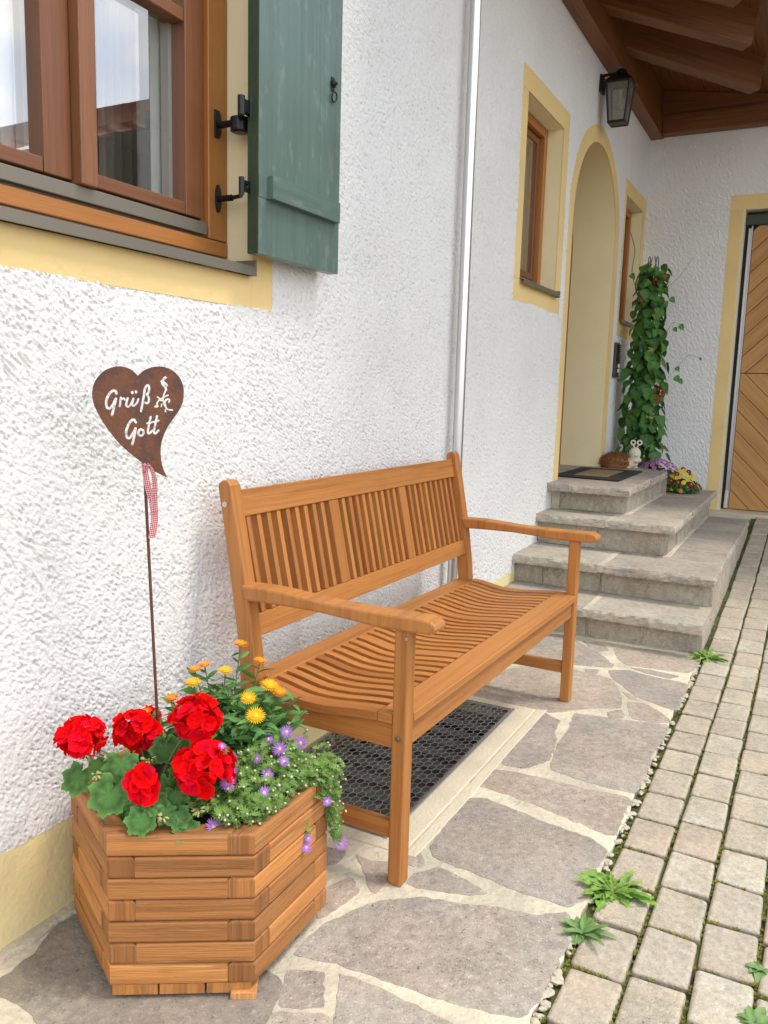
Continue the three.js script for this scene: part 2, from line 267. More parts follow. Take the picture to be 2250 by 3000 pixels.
  for (const [id, pts] of Object.entries(F)) {
    const mx = pts.reduce((s, p) => s + p[0], 0) / pts.length, mz = pts.reduce((s, p) => s + p[1], 0) / pts.length, v = pts.map(([x, z]) => { const d = Math.hypot(x - mx, z - mz), k = 1 + Math.min(0.006 / d, 0.05); return new THREE.Vector3(mx + (x - mx) * k, 0, Math.min(1.058, mz + (z - mz) * k)); }), c = new THREE.CatmullRomCurve3(v, true, 'catmullrom', 0.12), len = c.getLength(), n = Math.max(16, Math.round(len / 0.016));
    const out = c.getSpacedPoints(n).slice(0, n).map((p) => [p.x + 0.007 * fbm(p.x * 30, p.z * 30, 4, k), p.z + 0.007 * fbm(p.x * 30, p.z * 30, 4, k + 40)]);
    const m = id === 's' || id === 'z' ? 3 : k % 3;
    part('flagstone', upward(out, -0.03, 0.0002 + 0.0010 * R0(), 0.0010, 'x'), M.flag[m], patio);
    k++;
  }
  // smooth concrete rim round the light well, in two strips with a scored line between
  part('curb', [upward([[1.795, 0.0], [2.945, 0.0], [2.945, 0.572], [1.795, 0.572]], -0.10, 0.004, 0.004, 'x', [[[1.832, 0.004], [2.902, 0.004], [2.902, 0.508], [1.832, 0.508]]]),
    upward([[1.80, 0.576], [2.955, 0.576], [2.960, 0.612], [2.5, 0.609], [2.1, 0.612], [1.80, 0.606]], -0.10, 0.002, 0.003)], M.curb, patio);
  // mortar fillet along the foot of the wall
  const s = []; for (let x = 0.4; x < 1.8; x += 0.04) s.push([x, 0.040 + 0.022 * fbm(x * 5, 8, 3)]);
  part('mortar_fillet', upward([[1.795, 0], [0.4, 0], ...s], -0.02, 0.010, 0.006), M.mortar, patio);
}
{
  const r = rng(6), l = [];
  for (let i = 0; i < 260; i++) { const x = lerp(1.0, 3.95, r()), k = fbm(x * 4, 5, 3); if (k < -0.1 && r() < 0.8) continue; const g = new THREE.IcosahedronGeometry(0.005 + 0.007 * r() * r(), 1), p = g.attributes.position, q = r() * 40; for (let j = 0; j < p.count; j++) { const s = 1 + 0.35 * n3(p.getX(j) * 90 + q, p.getY(j) * 90, p.getZ(j) * 90); p.setXYZ(j, p.getX(j) * s * 1.4, p.getY(j) * s * 0.6, p.getZ(j) * s); } g.computeVertexNormals(); l.push(metric(g.rotateY(r() * 6), 'x').translate(x, -0.006 + 0.004 * r(), 1.050 + 0.012 * (r() - 0.5))); }
  part('rubble', l, M.mortar, patio, null, 'stuff');
}
const drive = thing('driveway', null, null, [0, 0, 0], 0, null, 'structure');
const joints = [];
{
  const bed = new THREE.PlaneGeometry(1, 1, 70, 4), p = bed.attributes.position;
  for (let i = 0; i < p.count; i++) { const x = lerp(-0.4, 7.3, p.getX(i) + 0.5), z = lerp(1.03, 3.2, p.getY(i) + 0.5); p.setXYZ(i, x, rise(x) - 0.015, z); }
  bed.index.array.reverse(); bed.computeVertexNormals();
  part('joint_sand', metric(bed, 'x'), M.jointSoil, drive);
  const r = rng(21), shapes = [];
  for (let k = 0; k < 6; k++) {
    const g = new RoundedBoxGeometry(0.1675, 0.08, 0.1125, 3, 0.009), q = g.attributes.position;
    for (let i = 0; i < q.count; i++) { const x = q.getX(i), y = q.getY(i), z = q.getZ(i); q.setXYZ(i, x + 0.0035 * n3(x * 26, z * 26, k * 5), y + (y > 0 ? 0.002 * n3(x * 14, z * 14, k * 5 + 2) : 0), z + 0.0035 * n3(x * 26, z * 26, k * 5 + 9)); }
    shapes.push(metric(g, 'x', [r() * 2, r() * 2]));
  }
  for (let c = 0; c < 7; c++) {
    let x = 1.070 - 0.179 * 3 + [0, 0.036, 0.128, 0.10, 0.03, 0.07, 0.15][c] % 0.179;
    for (let k = 0; x < 7.2; k++) {
      const w = 0.179 + 0.0035 * (r() - 0.5), m = M.paver[Math.floor(r() * 3)], z = 1.062 + 0.120 * (c + 0.5);
      const big = x > 0.55 && x < 7.25;
      if (big) {
        const o = part('paver', shapes[Math.floor(r() * 6)], m, drive), xc = x + w / 2, sl = Math.atan((rise(xc + 0.05) - rise(xc - 0.05)) / 0.1);
        o.position.set(xc, rise(xc) - 0.0385 + 0.0025 * (r() - 0.5), z + 0.002 * (r() - 0.5));
        o.rotation.set(0.012 * (r() - 0.5), 0.016 * (r() - 0.5), sl + 0.012 * (r() - 0.5)); o.scale.set(w / 0.179 * (r() < 0.5 ? 1 : 0.995), 1, 1);
        if (r() < 0.5) o.rotateY(Math.PI);
        joints.push([xc, z]);
      }
      x += w;
    }
  }
}

// ---------------------------------------------------------------- rough render, as real relief
function renderHeight(x, y) {
  const warp = 0.5 * n2(x * 1.1, y * 1.1), a = 0.45 + warp, X = x * Math.cos(a) + y * Math.sin(a), Y = -x * Math.sin(a) + y * Math.cos(a);
  const big = n2(x * 2.3 + 7, y * 2.3), pitted = smooth(-0.3, 0.4, big + 0.9 * smooth(1.0, 1.9, y) * smooth(1.6, 2.2, x) - 0.15), fx = lerp(80, 118, pitted), fy = lerp(165, 118, pitted);
  const n = 0.66 * n3(X * fx, Y * fy, 1.7) + 0.34 * n3(X * fx * 2, Y * fy * 1.7, 5.1), grain = n3(x * 250, y * 250, 8.8), soft = n3(X * 16, Y * 34, 3.3), calm = smooth(-0.75, 0.1, n2(x * 3.1 + 20, y * 3.7));
  return -0.0072 * smooth(lerp(0.10, 0.24, pitted), 0.8, n + 0.10 * soft - 0.14 * (1 - calm)) + 0.0011 * grain + 0.0009 * soft + 0.0014 * big + 0.0028;
}
function scratchHeight(z, y) {                                        // vertical worm-tracks on the garage wall
  const w = n2(z * 3, y * 3) * 0.25, s = 1 - Math.abs(n3((z + w * 0.1) * 60, y * 17, 31)), b = n3(z * 90, y * 60, 37);
  return 0.0055 * s * s + 0.0024 * b;
}
function sheet(us, vs, height, out, skip) {                          // a grid; out(u, v, h) places a point; skip(u, v) leaves a cell open
  const nu = us.length, nv = vs.length, pos = new Float32Array(nu * nv * 3), uv = new Float32Array(nu * nv * 2), idx = [];
  for (let j = 0, k = 0; j < nv; j++) for (let i = 0; i < nu; i++, k++) { const q = out(us[i], vs[j], height(us[i], vs[j])); pos.set(q, k * 3); uv[k * 2] = us[i]; uv[k * 2 + 1] = vs[j]; }
  for (let j = 0; j < nv - 1; j++) for (let i = 0; i < nu - 1; i++) { if (skip && skip((us[i] + us[i + 1]) / 2, (vs[j] + vs[j + 1]) / 2)) continue; const a = j * nu + i; idx.push(a, a + 1, a + nu, a + 1, a + nu + 1, a + nu); }
  const g = new THREE.BufferGeometry();
  g.setAttribute('position', new THREE.BufferAttribute(pos, 3)); g.setAttribute('uv', new THREE.BufferAttribute(uv, 2)); g.setIndex(idx); g.computeVertexNormals();
  return g;
}
const steps = (a, b, d0, d1) => { const l = [a]; while (l[l.length - 1] < b - 1e-6) { const x = l[l.length - 1], t = (x - a) / (b - a); l.push(Math.min(b, x + lerp(d0, d1, t))); } return l; };

// ---------------------------------------------------------------- the house
const house = thing('house', 'white rough-rendered house front with yellow window surrounds and green shutter', 'house');
const AX = 5.685, AS = 2.25, AR = 0.585, AO = 0.69;                  // the door arch: centre, springing, inner and outer radius
const inArch = (x, y, r) => (y < AS ? Math.abs(x - AX) < r : (x - AX) ** 2 + (y - AS) ** 2 < r * r);
{
  const skip = (x, y) => (x < 1.990 && y > 1.417 && y < 3.4) || (x > 4.078 && x < 4.908 && y > 1.678 && y < 2.797) || (x > 6.49 && y > 1.664 && y < 2.809) || inArch(x, y, AO - 0.004);
  const g1 = sheet(steps(0.78, 3.42, 0.0030, 0.0072), steps(0.218, 3.1, 0.0037, 0.0040), renderHeight, (x, y, h) => [x, y, 0.001 + h], skip);
  const g2 = sheet(steps(3.42, 7.31, 0.0072, 0.014), steps(0.218, 3.5, 0.0056, 0.0056), (x, y) => 1.15 * renderHeight(x * 0.8 + 0.7, y * 0.8), (x, y, h) => [x, y, 0.001 + h], skip);
  const up = box(-3, 3.42, 3.1, 6.2, -2.3, 0, 0), up2 = box(3.42, 7.3, 3.5, 6.2, -2.3, 0, 0), back = box(-3, 7.3, 0, 3.1, -6, -2.2, 0), end = box(-3, 0.78, 0.0, 3.1, -2.2, 0, 0);
  part('wall', [g1, g2, up, up2, back, end], M.wall, house);
  part('plinth', box(-3, 4.9, -0.1, 0.2205, -0.06, 0.0035, 0.002), M.plinth, house);
  // the eaves of the main roof, far above
  part('roof', [box(-4, 8, 6.2, 6.3, -6.5, 0.9, 0.01)], M.beam, house);

  // --- the large window
  const tx = M.trim;
  part('window_surround', [box(-0.2, 1.8962, 1.413, 1.500, -0.004, 0.0042, 0.001), box(1.8964, 1.9932, 1.413, 3.4, -0.004, 0.0042, 0.001)], tx, house);
  part('window_reveal', [box(1.8966, 1.95, 1.5, 3.35, -0.30, -0.0043, 0), box(0.0, 1.8964, 1.46, 1.4995, -0.30, -0.0043, 0), box(0, 1.9, 3.2, 3.3, -0.3, 0, 0)], M.reveal, house);
  const win = part('window', [box(1.816, 1.8958, 1.5935, 3.2, -0.165, -0.080, 0.004), box(0.1, 1.8958, 1.552, 1.592, -0.165, -0.0785, 0.004), box(0.1, 0.18, 1.594, 3.2, -0.165, -0.08, 0.004)], M.frame, house, 'large window with brown wooden sashes');
  part('frame_bead', box(1.8015, 1.8155, 1.594, 3.2, -0.165, -0.098, 0.002), wood([0.30, 0.10, 0.025], [0.22, 0.07, 0.015], 8, { rough: 0.4 }), win);
  part('seal', [box(0.18, 1.801, 1.594, 1.646, -0.165, -0.108, 0)], M.seal, win);
  part('drip_rail', [box(0.18, 1.8008, 1.5985, 1.6305, -0.105, -0.0735, 0.002), box(0.18, 1.8008, 1.5945, 1.5985, -0.11, -0.09, 0)], M.metal, win);
  const sashZ = [-0.150, -0.088];
  const sash = (x0, x1, l, r, bar) => {
    const g = [box(x0, x0 + l, 1.6405, 3.18, ...sashZ, 0.003), box(x1 - r, x1, 1.6405, 3.18, ...sashZ, 0.003), box(x0 + l + 0.0004, x1 - r - 0.0004, 1.641, 1.6725, sashZ[0], sashZ[1] - 0.002, 0.003), box(x0 + l, x1 - r, 3.12, 3.18, ...sashZ, 0.003)];
    if (bar) g.push(box(x0 + l, x1 - r, 2.110, 2.142, sashZ[0], sashZ[1] - 0.003, 0.003));
    part('sash', g, M.sash, win);
    part('pane', new THREE.PlaneGeometry(x1 - r - x0 - l, 1.46).translate((x0 + l + x1 - r) / 2, 2.395, -0.112), M.glass, win);
    part('pane', new THREE.PlaneGeometry(x1 - r - x0 - l, 1.46).translate((x0 + l + x1 - r) / 2, 2.395, -0.130), M.glass, win);
    part('inner_sash', [box(x1 - r - 0.045, x1 - r + 0.001, 1.66, 3.12, -0.215, -0.165, 0.003), box(x0 + l, x0 + l + 0.03, 1.66, 3.12, -0.215, -0.165, 0.003), box(x1 - r - 0.012, x1 - r, 1.66, 3.12, -0.160, -0.134, 0)], M.inner, win);
  };
  sash(1.4125, 1.7985, 0.0245, 0.064, true);
  sash(0.62, 1.3620, 0.06, 0.0755, false);
  part('mullion', box(1.3632, 1.4116, 1.632, 3.18, -0.13, -0.060, 0.004), wood([0.25, 0.10, 0.04], [0.16, 0.06, 0.02], 9, { rough: 0.45 }), win);
  part('sill', [upward([[0.0, -0.079], [1.884, -0.079], [1.884, 0.028], [0.0, 0.028]], -0.0015, 0.0015, 0).rotateX(0.16).translate(0, 1.527, 0), box(0, 1.884, 1.4975, 1.5215, 0.026, 0.0295, 0.001), box(1.8805, 1.8855, 1.499, 1.541, -0.075, 0.029, 0.001)], M.metal, win);
  // the room behind: plain walls, a sideboard-dark back, grey splay of the inner reveal
  part('room', [box(0.0, 0.02, 1.2, 3.2, -1.9, -0.17, 0), box(2.4, 2.42, 1.2, 3.2, -1.9, -0.17, 0), box(0, 2.42, 1.18, 1.2, -1.9, -0.17, 0), box(0, 2.42, 3.2, 3.22, -1.9, -0.17, 0), box(0, 2.42, 1.2, 3.2, -1.92, -1.9, 0), box(1.86, 2.42, 1.2, 3.2, -0.19, -0.17, 0)], M.room, win);
  part('curtain', (() => { const g = new THREE.PlaneGeometry(0.20, 1.7, 60, 1), p = g.attributes.position; for (let i = 0; i < p.count; i++) p.setZ(i, 0.012 * Math.sin(p.getX(i) * 190) + 0.004 * Math.sin(p.getX(i) * 61)); g.computeVertexNormals(); return g.translate(1.78, 2.45, -0.34); })(), std({ color: new THREE.Color(0.40, 0.37, 0.30), roughness: 1 }), win);

  // --- the shutter, folded back against the wall
  const sh = part('shutter', box(1.8295, 2.2383, 1.549, 3.2, 0.040, 0.0748, 0.0012, 'y'), M.shutter, house, 'dusty green wooden shutter folded back on the wall');
  part('shutter_edge', box(1.8268, 1.8294, 1.5495, 3.2, 0.0402, 0.0745, 0.0005), M.shutterEdge, sh);
  part('batten', (() => { const g = upward([[1.8665, 0.074], [2.2180, 0.074], [2.2180, 0.0745], [2.2120, 0.0945], [1.8665, 0.0945]], 1.6935, 1.7525, 0.001); return g; })(), M.shutter, sh);
  part('batten_socket', box(1.829, 1.8665, 1.694, 1.752, 0.0745, 0.0765, 0.0005), M.shutter, sh);
  {
    const ring = part('ring_pull', [rod([2.186, 2.083, 0.075], [2.186, 2.083, 0.083], 0.011, 14), rod([2.186, 2.083, 0.083], [2.186, 2.083, 0.092], 0.008, 12, 0.004), box(2.178, 2.194, 2.062, 2.102, 0.075, 0.079, 0.002)], M.black, sh);
    part('ring', new THREE.TorusGeometry(0.013, 0.0022, 8, 24).rotateX(0.25).translate(2.186, 2.046, 0.083), M.black, sh);
  }
  // hinges on the frame reach round the reveal to the shutter
  const plate = (y, h, oval) => { const s = new THREE.Shape(); if (oval) s.absellipse(0, 0, 0.011, h, 0, Math.PI * 2); else { s.moveTo(-0.013, -h); s.lineTo(0.002, -h); s.quadraticCurveTo(0.016, -h * 0.5, 0.006, 0); s.quadraticCurveTo(0.016, h * 0.5, 0.004, h); s.lineTo(-0.013, h); } return new THREE.ExtrudeGeometry(s, { depth: 0.003, bevelSize: 0.0015, bevelThickness: 0.0015, bevelSegments: 2 }).translate(1.853, y, -0.080); };
  part('hinge', [plate(1.895, 0.034, false), rod([1.853, 1.893, -0.078], [1.853, 1.893, -0.005], 0.009, 12), rod([1.850, 1.868, -0.002], [1.850, 1.901, -0.002], 0.026, 28), rod([1.850, 1.864, -0.002], [1.850, 1.868, -0.002], 0.018, 20, 0.025), rod([1.850, 1.901, -0.002], [1.850, 1.905, -0.002], 0.025, 20, 0.016), rod([1.879, 1.884, -0.002], [1.888, 1.884, -0.002], 0.012, 12),
    rod([1.833, 1.893, 0.046], [1.833, 1.934, 0.046], 0.009, 14), box(1.8283, 1.872, 1.899, 1.927, 0.030, 0.0392, 0.001), box(1.786, 1.829, 1.897, 1.930, 0.040, 0.050, 0.002), rod([1.792, 1.888, 0.046], [1.792, 1.934, 0.046], 0.0095, 14), rod([1.850, 1.895, 0.0], [1.792, 1.899, 0.046], 0.008, 10)], M.black, house);
  part('hinge', [plate(1.704, 0.035, true), rod([1.853, 1.703, -0.078], [1.851, 1.702, -0.030], 0.0085, 12), rod([1.851, 1.702, -0.030], [1.838, 1.701, 0.01], 0.0055, 10), rod([1.838, 1.701, 0.01], [1.796, 1.702, 0.046], 0.0055, 10), rod([1.794, 1.692, 0.046], [1.794, 1.736, 0.046], 0.0075, 14), box(1.800, 1.829, 1.703, 1.712, 0.040, 0.049, 0.001), box(1.800, 1.829, 1.722, 1.731, 0.040, 0.049, 0.001), box(1.800, 1.808, 1.712, 1.722, 0.040, 0.049, 0.001), box(1.818, 1.829, 1.712, 1.722, 0.040, 0.049, 0.001)], M.black, house);

  // --- two small windows beside the door
  const small = (x0, x1, y0, y1, tx0, tx1, ty0, ty1, label) => {
    const t = 0.0042;
    part('window_surround', [box(tx0, tx1, ty0, y0 - 0.0005, -0.004, t, 0.001), box(tx0, tx1, y1 + 0.0005, ty1, -0.004, t, 0.001), box(tx0, x0, y0, y1, -0.004, t, 0.001), box(x1, tx1, y0, y1, -0.004, t, 0.001)], M.trim, house);
    part('window_reveal', [box(x0 - 0.05, x0 - 0.0005, y0 - 0.05, y1 + 0.05, -0.22, -0.0043, 0), box(x1 + 0.0005, x1 + 0.05, y0 - 0.05, y1 + 0.05, -0.22, -0.0043, 0), box(x0, x1, y1 + 0.0005, y1 + 0.05, -0.22, -0.0043, 0), box(x0, x1, y0 - 0.05, y0 - 0.0005, -0.22, -0.0043, 0)], M.reveal, house);
    const f = 0.050, w = part('window', [box(x0, x0 + f, y0, y1, -0.17, -0.09, 0.004), box(x1 - f, x1, y0, y1, -0.17, -0.09, 0.004), box(x0 + f, x1 - f, y1 - f, y1, -0.17, -0.091, 0.004), box(x0 + f, x1 - f, y0, y0 + f, -0.17, -0.091, 0.004)], M.frame, house, label);
    const a = x0 + f + 0.008, b = x1 - f - 0.008, c = y0 + f + 0.02, d = y1 - f - 0.008, s = 0.036;
    part('seal', [box(x0 + f, x1 - f, y0 + f, y0 + f + 0.02, -0.17, -0.125, 0)], M.metal, w);
    part('sash', [box(a, a + s, c, d, -0.165, -0.118, 0.004), box(b - s, b, c, d, -0.165, -0.118, 0.004), box(a + s, b - s, d - s, d, -0.165, -0.119, 0.004), box(a + s, b - s, c, c + s, -0.165, -0.119, 0.004)], M.sash, w);
    part('pane', new THREE.PlaneGeometry(b - a - 2 * s, d - c - 2 * s).translate((a + b) / 2, (c + d) / 2, -0.126), M.glass, w);
    const cg = new THREE.PlaneGeometry(b - a - 2 * s + 0.1, d - c, 90, 1), p = cg.attributes.position; for (let i = 0; i < p.count; i++) p.setZ(i, 0.010 * Math.sin(p.getX(i) * 120) + 0.006 * Math.sin(p.getX(i) * 47)); cg.computeVertexNormals();
    part('curtain', cg.translate((a + b) / 2, (c + d) / 2, -0.22), M.curtain, w);
    part('room', [box(x0 - 0.1, x1 + 0.1, y0 - 0.1, y1 + 0.1, -0.62, -0.6, 0), box(x0 - 0.1, x0 - 0.08, y0 - 0.1, y1 + 0.1, -0.6, -0.221, 0), box(x1 + 0.08, x1 + 0.1, y0 - 0.1, y1 + 0.1, -0.6, -0.221, 0), box(x0 - 0.1, x1 + 0.1, y1 + 0.08, y1 + 0.1, -0.6, -0.221, 0), box(x0 - 0.1, x1 + 0.1, y0 - 0.1, y0 - 0.08, -0.6, -0.221, 0)], M.room, w);
    part('sill', [upward([[x0 - 0.005, -0.09], [x1 + 0.01, -0.09], [x1 + 0.01, 0.03], [x0 - 0.005, 0.03]], -0.0015, 0.0015, 0).rotateX(0.12).translate(0, y0 + 0.004, 0), box(x0 - 0.005, x1 + 0.01, y0 - 0.024, y0 + 0.001, 0.028, 0.0315, 0.001), box(x1 + 0.006, x1 + 0.0115, y0 - 0.024, y0 + 0.014, -0.03, 0.031, 0.001)], M.metal, w);
  };
  small(4.165, 4.815, 1.785, 2.695, 4.072, 4.915, 1.672, 2.801, 'small window left of the door arch');
  small(6.545, 7.205, 1.785, 2.705, 6.484, 7.290, 1.659, 2.815, 'small window right of the door arch');

  // --- the arched doorway
  const arc = (r, n = 40) => Array.from({ length: n + 1 }, (_, i) => { const t = Math.PI * (1 - i / n); return new THREE.Vector2(AX + r * Math.cos(t), AS + r * Math.sin(t)); });
  const s = new THREE.Shape([new THREE.Vector2(AX - AO, 0.6), ...arc(AO), new THREE.Vector2(AX + AO, 0.6), new THREE.Vector2(AX + AR, 0.6), ...arc(AR).reverse(), new THREE.Vector2(AX - AR, 0.6)]);
  part('door_surround', metric(new THREE.ExtrudeGeometry(s, { depth: 0.0085, bevelEnabled: false }), 'y').translate(0, 0, -0.004), M.trim, house);
  const rv = [], pr = [[AX - AR, 0.6], ...arc(AR, 48).map((v) => [v.x, v.y]), [AX + AR, 0.6]];
  for (let i = 0; i < pr.length - 1; i++) { const [a, b] = [pr[i], pr[i + 1]]; rv.push(a[0], a[1], -0.0042, a[0], a[1], -0.31, b[0], b[1], -0.0042, b[0], b[1], -0.0042, a[0], a[1], -0.31, b[0], b[1], -0.31); }
  const rg = new THREE.BufferGeometry(); rg.setAttribute('position', new THREE.BufferAttribute(new Float32Array(rv), 3)); rg.computeVertexNormals();
  part('door_reveal', metric(rg, 'y'), M.reveal, house);
  const door = part('front_door', [box(AX - 0.7, AX + 0.7, 0.6, 3.0, -0.36, -0.31, 0)], wood([0.27, 0.115, 0.035], [0.17, 0.06, 0.015], 12), house);
  part('door_panel', [0, 1].map((k) => box(AX - 0.42 + k * 0.44, AX - 0.02 + k * 0.44, 0.8, 2.3, -0.312, -0.295, 0.006)), M.sash, door);
}

// ---------------------------------------------------------------- the stone steps
const stair = thing('stone_steps', 'grey stone steps wrapping round the front door landing', 'steps');
{
  const r = rng(31);
  const rough = (x0, x1, y0, y1, z0, z1, front, side, crust) => {           // a slab: the top is sawn, the front and outer edges are split rough
    const n = [Math.max(4, Math.round((x1 - x0) / 0.022)), 4, Math.max(4, Math.round((z1 - z0) / 0.022))], g = new THREE.BoxGeometry(x1 - x0, y1 - y0, z1 - z0, ...n).translate((x0 + x1) / 2, (y0 + y1) / 2, (z0 + z1) / 2).toNonIndexed(), p = g.attributes.position, k = r() * 50;
    for (let i = 0; i < p.count; i++) {
      let x = p.getX(i), y = p.getY(i), z = p.getZ(i); const d = fbm(z * 24 + x * 24, y * 40, 4, k), e = fbm(x * 24 + 3, y * 40 + z * 9, 4, k + 9), top = y > y1 - 0.001;
      if (front && x < x0 + 0.001) x += 0.010 * d + (top ? 0.006 + 0.006 * fbm(z * 30, 1, 3, k) : y < y0 + 0.001 ? 0.003 : 0);
      if (side && z > z1 - 0.001) z += 0.009 * e - (top ? 0.005 : y < y0 + 0.001 ? 0.003 : 0);
      if (top && front && x < x0 + 0.03) y -= 0.0025 * Math.max(0, fbm(z * 40, 2, 3, k) + 0.4);
      p.setXYZ(i, x, y, z);
    }
    g.computeVertexNormals();
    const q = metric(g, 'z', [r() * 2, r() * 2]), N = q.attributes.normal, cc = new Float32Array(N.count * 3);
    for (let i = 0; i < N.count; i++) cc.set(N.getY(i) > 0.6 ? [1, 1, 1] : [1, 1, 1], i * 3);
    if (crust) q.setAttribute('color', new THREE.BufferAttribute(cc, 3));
    // smooth the top, keep the split faces faceted
    return q;
  };
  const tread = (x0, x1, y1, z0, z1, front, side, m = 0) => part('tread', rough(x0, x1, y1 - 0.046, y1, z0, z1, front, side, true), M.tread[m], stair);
  const G = 0.006;
  // lowest step: front only
  tread(3.945, 4.34, 0.161, 0.004, 0.487, true, false, 1); tread(3.945, 4.34, 0.161, 0.516, 1.047, true, false, 0);
  // second: front and along the drive
  tread(4.275, 4.74, 0.322, 0.004, 0.472, true, false, 0); tread(4.275, 4.668, 0.322, 0.508, 1.050, true, true, 1);
  { const xs = [4.672, 5.043, 5.458, 5.916, 6.223, 6.60]; for (let i = 0; i < 5; i++) tread(xs[i] + G, xs[i + 1] - G, 0.322, 0.70, 1.050, false, true, (i + 1) % 2); }
  // third
  tread(4.675, 5.12, 0.502, 0.004, 0.412, true, false, 0); tread(4.675, 5.376, 0.502, 0.434, 0.792, true, true, 0);
  { const xs = [5.38, 6.143, 6.77]; for (let i = 0; i < 2; i++) tread(xs[i] + G, xs[i + 1] - G, 0.502, 0.40, 0.795, false, true, 1 - i); }
  tread(6.22, 6.76, 0.5, 0.004, 0.40, false, false, 0);
  // landing at the door
  tread(4.875, 5.54, 0.667, 0.004, 0.136, true, false, 1); tread(4.875, 5.545, 0.667, 0.144, 0.495, true, true, 1); tread(5.553, 6.22, 0.667, 0.16, 0.500, false, true, 1); tread(5.10, 6.27, 0.6665, -0.31, 0.15, false, false, 0);
  part('tread', upward([[6.225, 0.004], [6.225, 0.498], [6.27, 0.47], [6.46, 0.30], [6.60, 0.004]], 0.50, 0.6668, 0.004), M.tread[1], stair);
  // risers: blocks of darker stone, mortar between
  const fr = (x, y0, y1, zs, ms) => { for (let i = 0; i < zs.length - 1; i++) part('riser_stone', rough(x, x + 0.06, y0, y1, zs[i] + G, zs[i + 1] - G, true, false), M.riser[ms?.[i] ?? i % 2], stair); };
  fr(4.0, 0.006, 0.1155, [0.0, 0.24, 0.502, 0.768, 1.030], [0, 0, 0, 0]); fr(4.33, 0.163, 0.2765, [0.0, 0.17, 0.485, 1.030], [0, 0, 0]); fr(4.72, 0.326, 0.4565, [0.0, 0.364, 0.745], [0, 0]); fr(4.975, 0.506, 0.6215, [0.06, 0.462], [1]);
  const sd = (z, y0, y1, xs, f) => { for (let i = 0; i < xs.length - 1; i++) part('riser_stone', rough(xs[i] + G, xs[i + 1] - G, f ? f(xs[i + 1]) : y0, y1, z - 0.05, z, false, true), M.riserSide, stair); };
  sd(1.044, 0, 0.2765, [4.332, 4.56, 4.95, 5.30, 5.75, 6.15, 6.59], (x) => (x < 4.6 ? 0.0 : rise(x - 0.5) - 0.03)); sd(1.044, 0.0, 0.1155, [4.0, 4.332]); sd(0.752, 0.326, 0.4565, [4.72, 5.05, 5.40, 5.75, 6.12, 6.75]); sd(0.468, 0.506, 0.6215, [4.975, 5.28, 5.55, 5.83, 6.21]);
  part('mortar', [box(4.012, 6.6, -0.05, 0.112, 0, 1.036, 0), box(4.345, 6.58, 0.11, 0.274, 0, 1.036, 0), box(4.735, 6.74, 0.27, 0.454, 0, 0.743, 0), box(4.99, 6.2, 0.45, 0.619, 0, 0.460, 0),
    box(3.952, 4.33, 0.117, 0.160, 0.486, 0.518, 0.003), box(4.283, 4.7, 0.279, 0.321, 0.470, 0.510, 0.003), box(4.683, 5.13, 0.459, 0.501, 0.410, 0.436, 0.003), box(4.883, 5.5, 0.624, 0.666, 0.134, 0.146, 0.002), box(5.535, 5.562, 0.624, 0.6662, 0.15, 0.492, 0.002), box(4.67, 6.59, 0.28, 0.3212, 0.74, 1.040, 0.002), box(5.37, 6.76, 0.46, 0.5012, 0.40, 0.783, 0.002), box(4.978, 5.10, 0.5, 0.622, 0.004, 0.058, 0.004),
    upward([[4.70, 0.735], [6.6, 0.735], [6.6, 0.768], [5.5, 0.766], [4.72, 0.772]], 0.318, 0.3265, 0.003), upward([[4.97, 0.455], [6.2, 0.455], [6.2, 0.486], [5.6, 0.482], [4.99, 0.490]], 0.498, 0.5065, 0.003), upward([[3.97, 0], [3.985, 1.03], [4.02, 1.03], [4.02, 0]], -0.01, 0.007, 0.003)], M.mortar, stair);
}

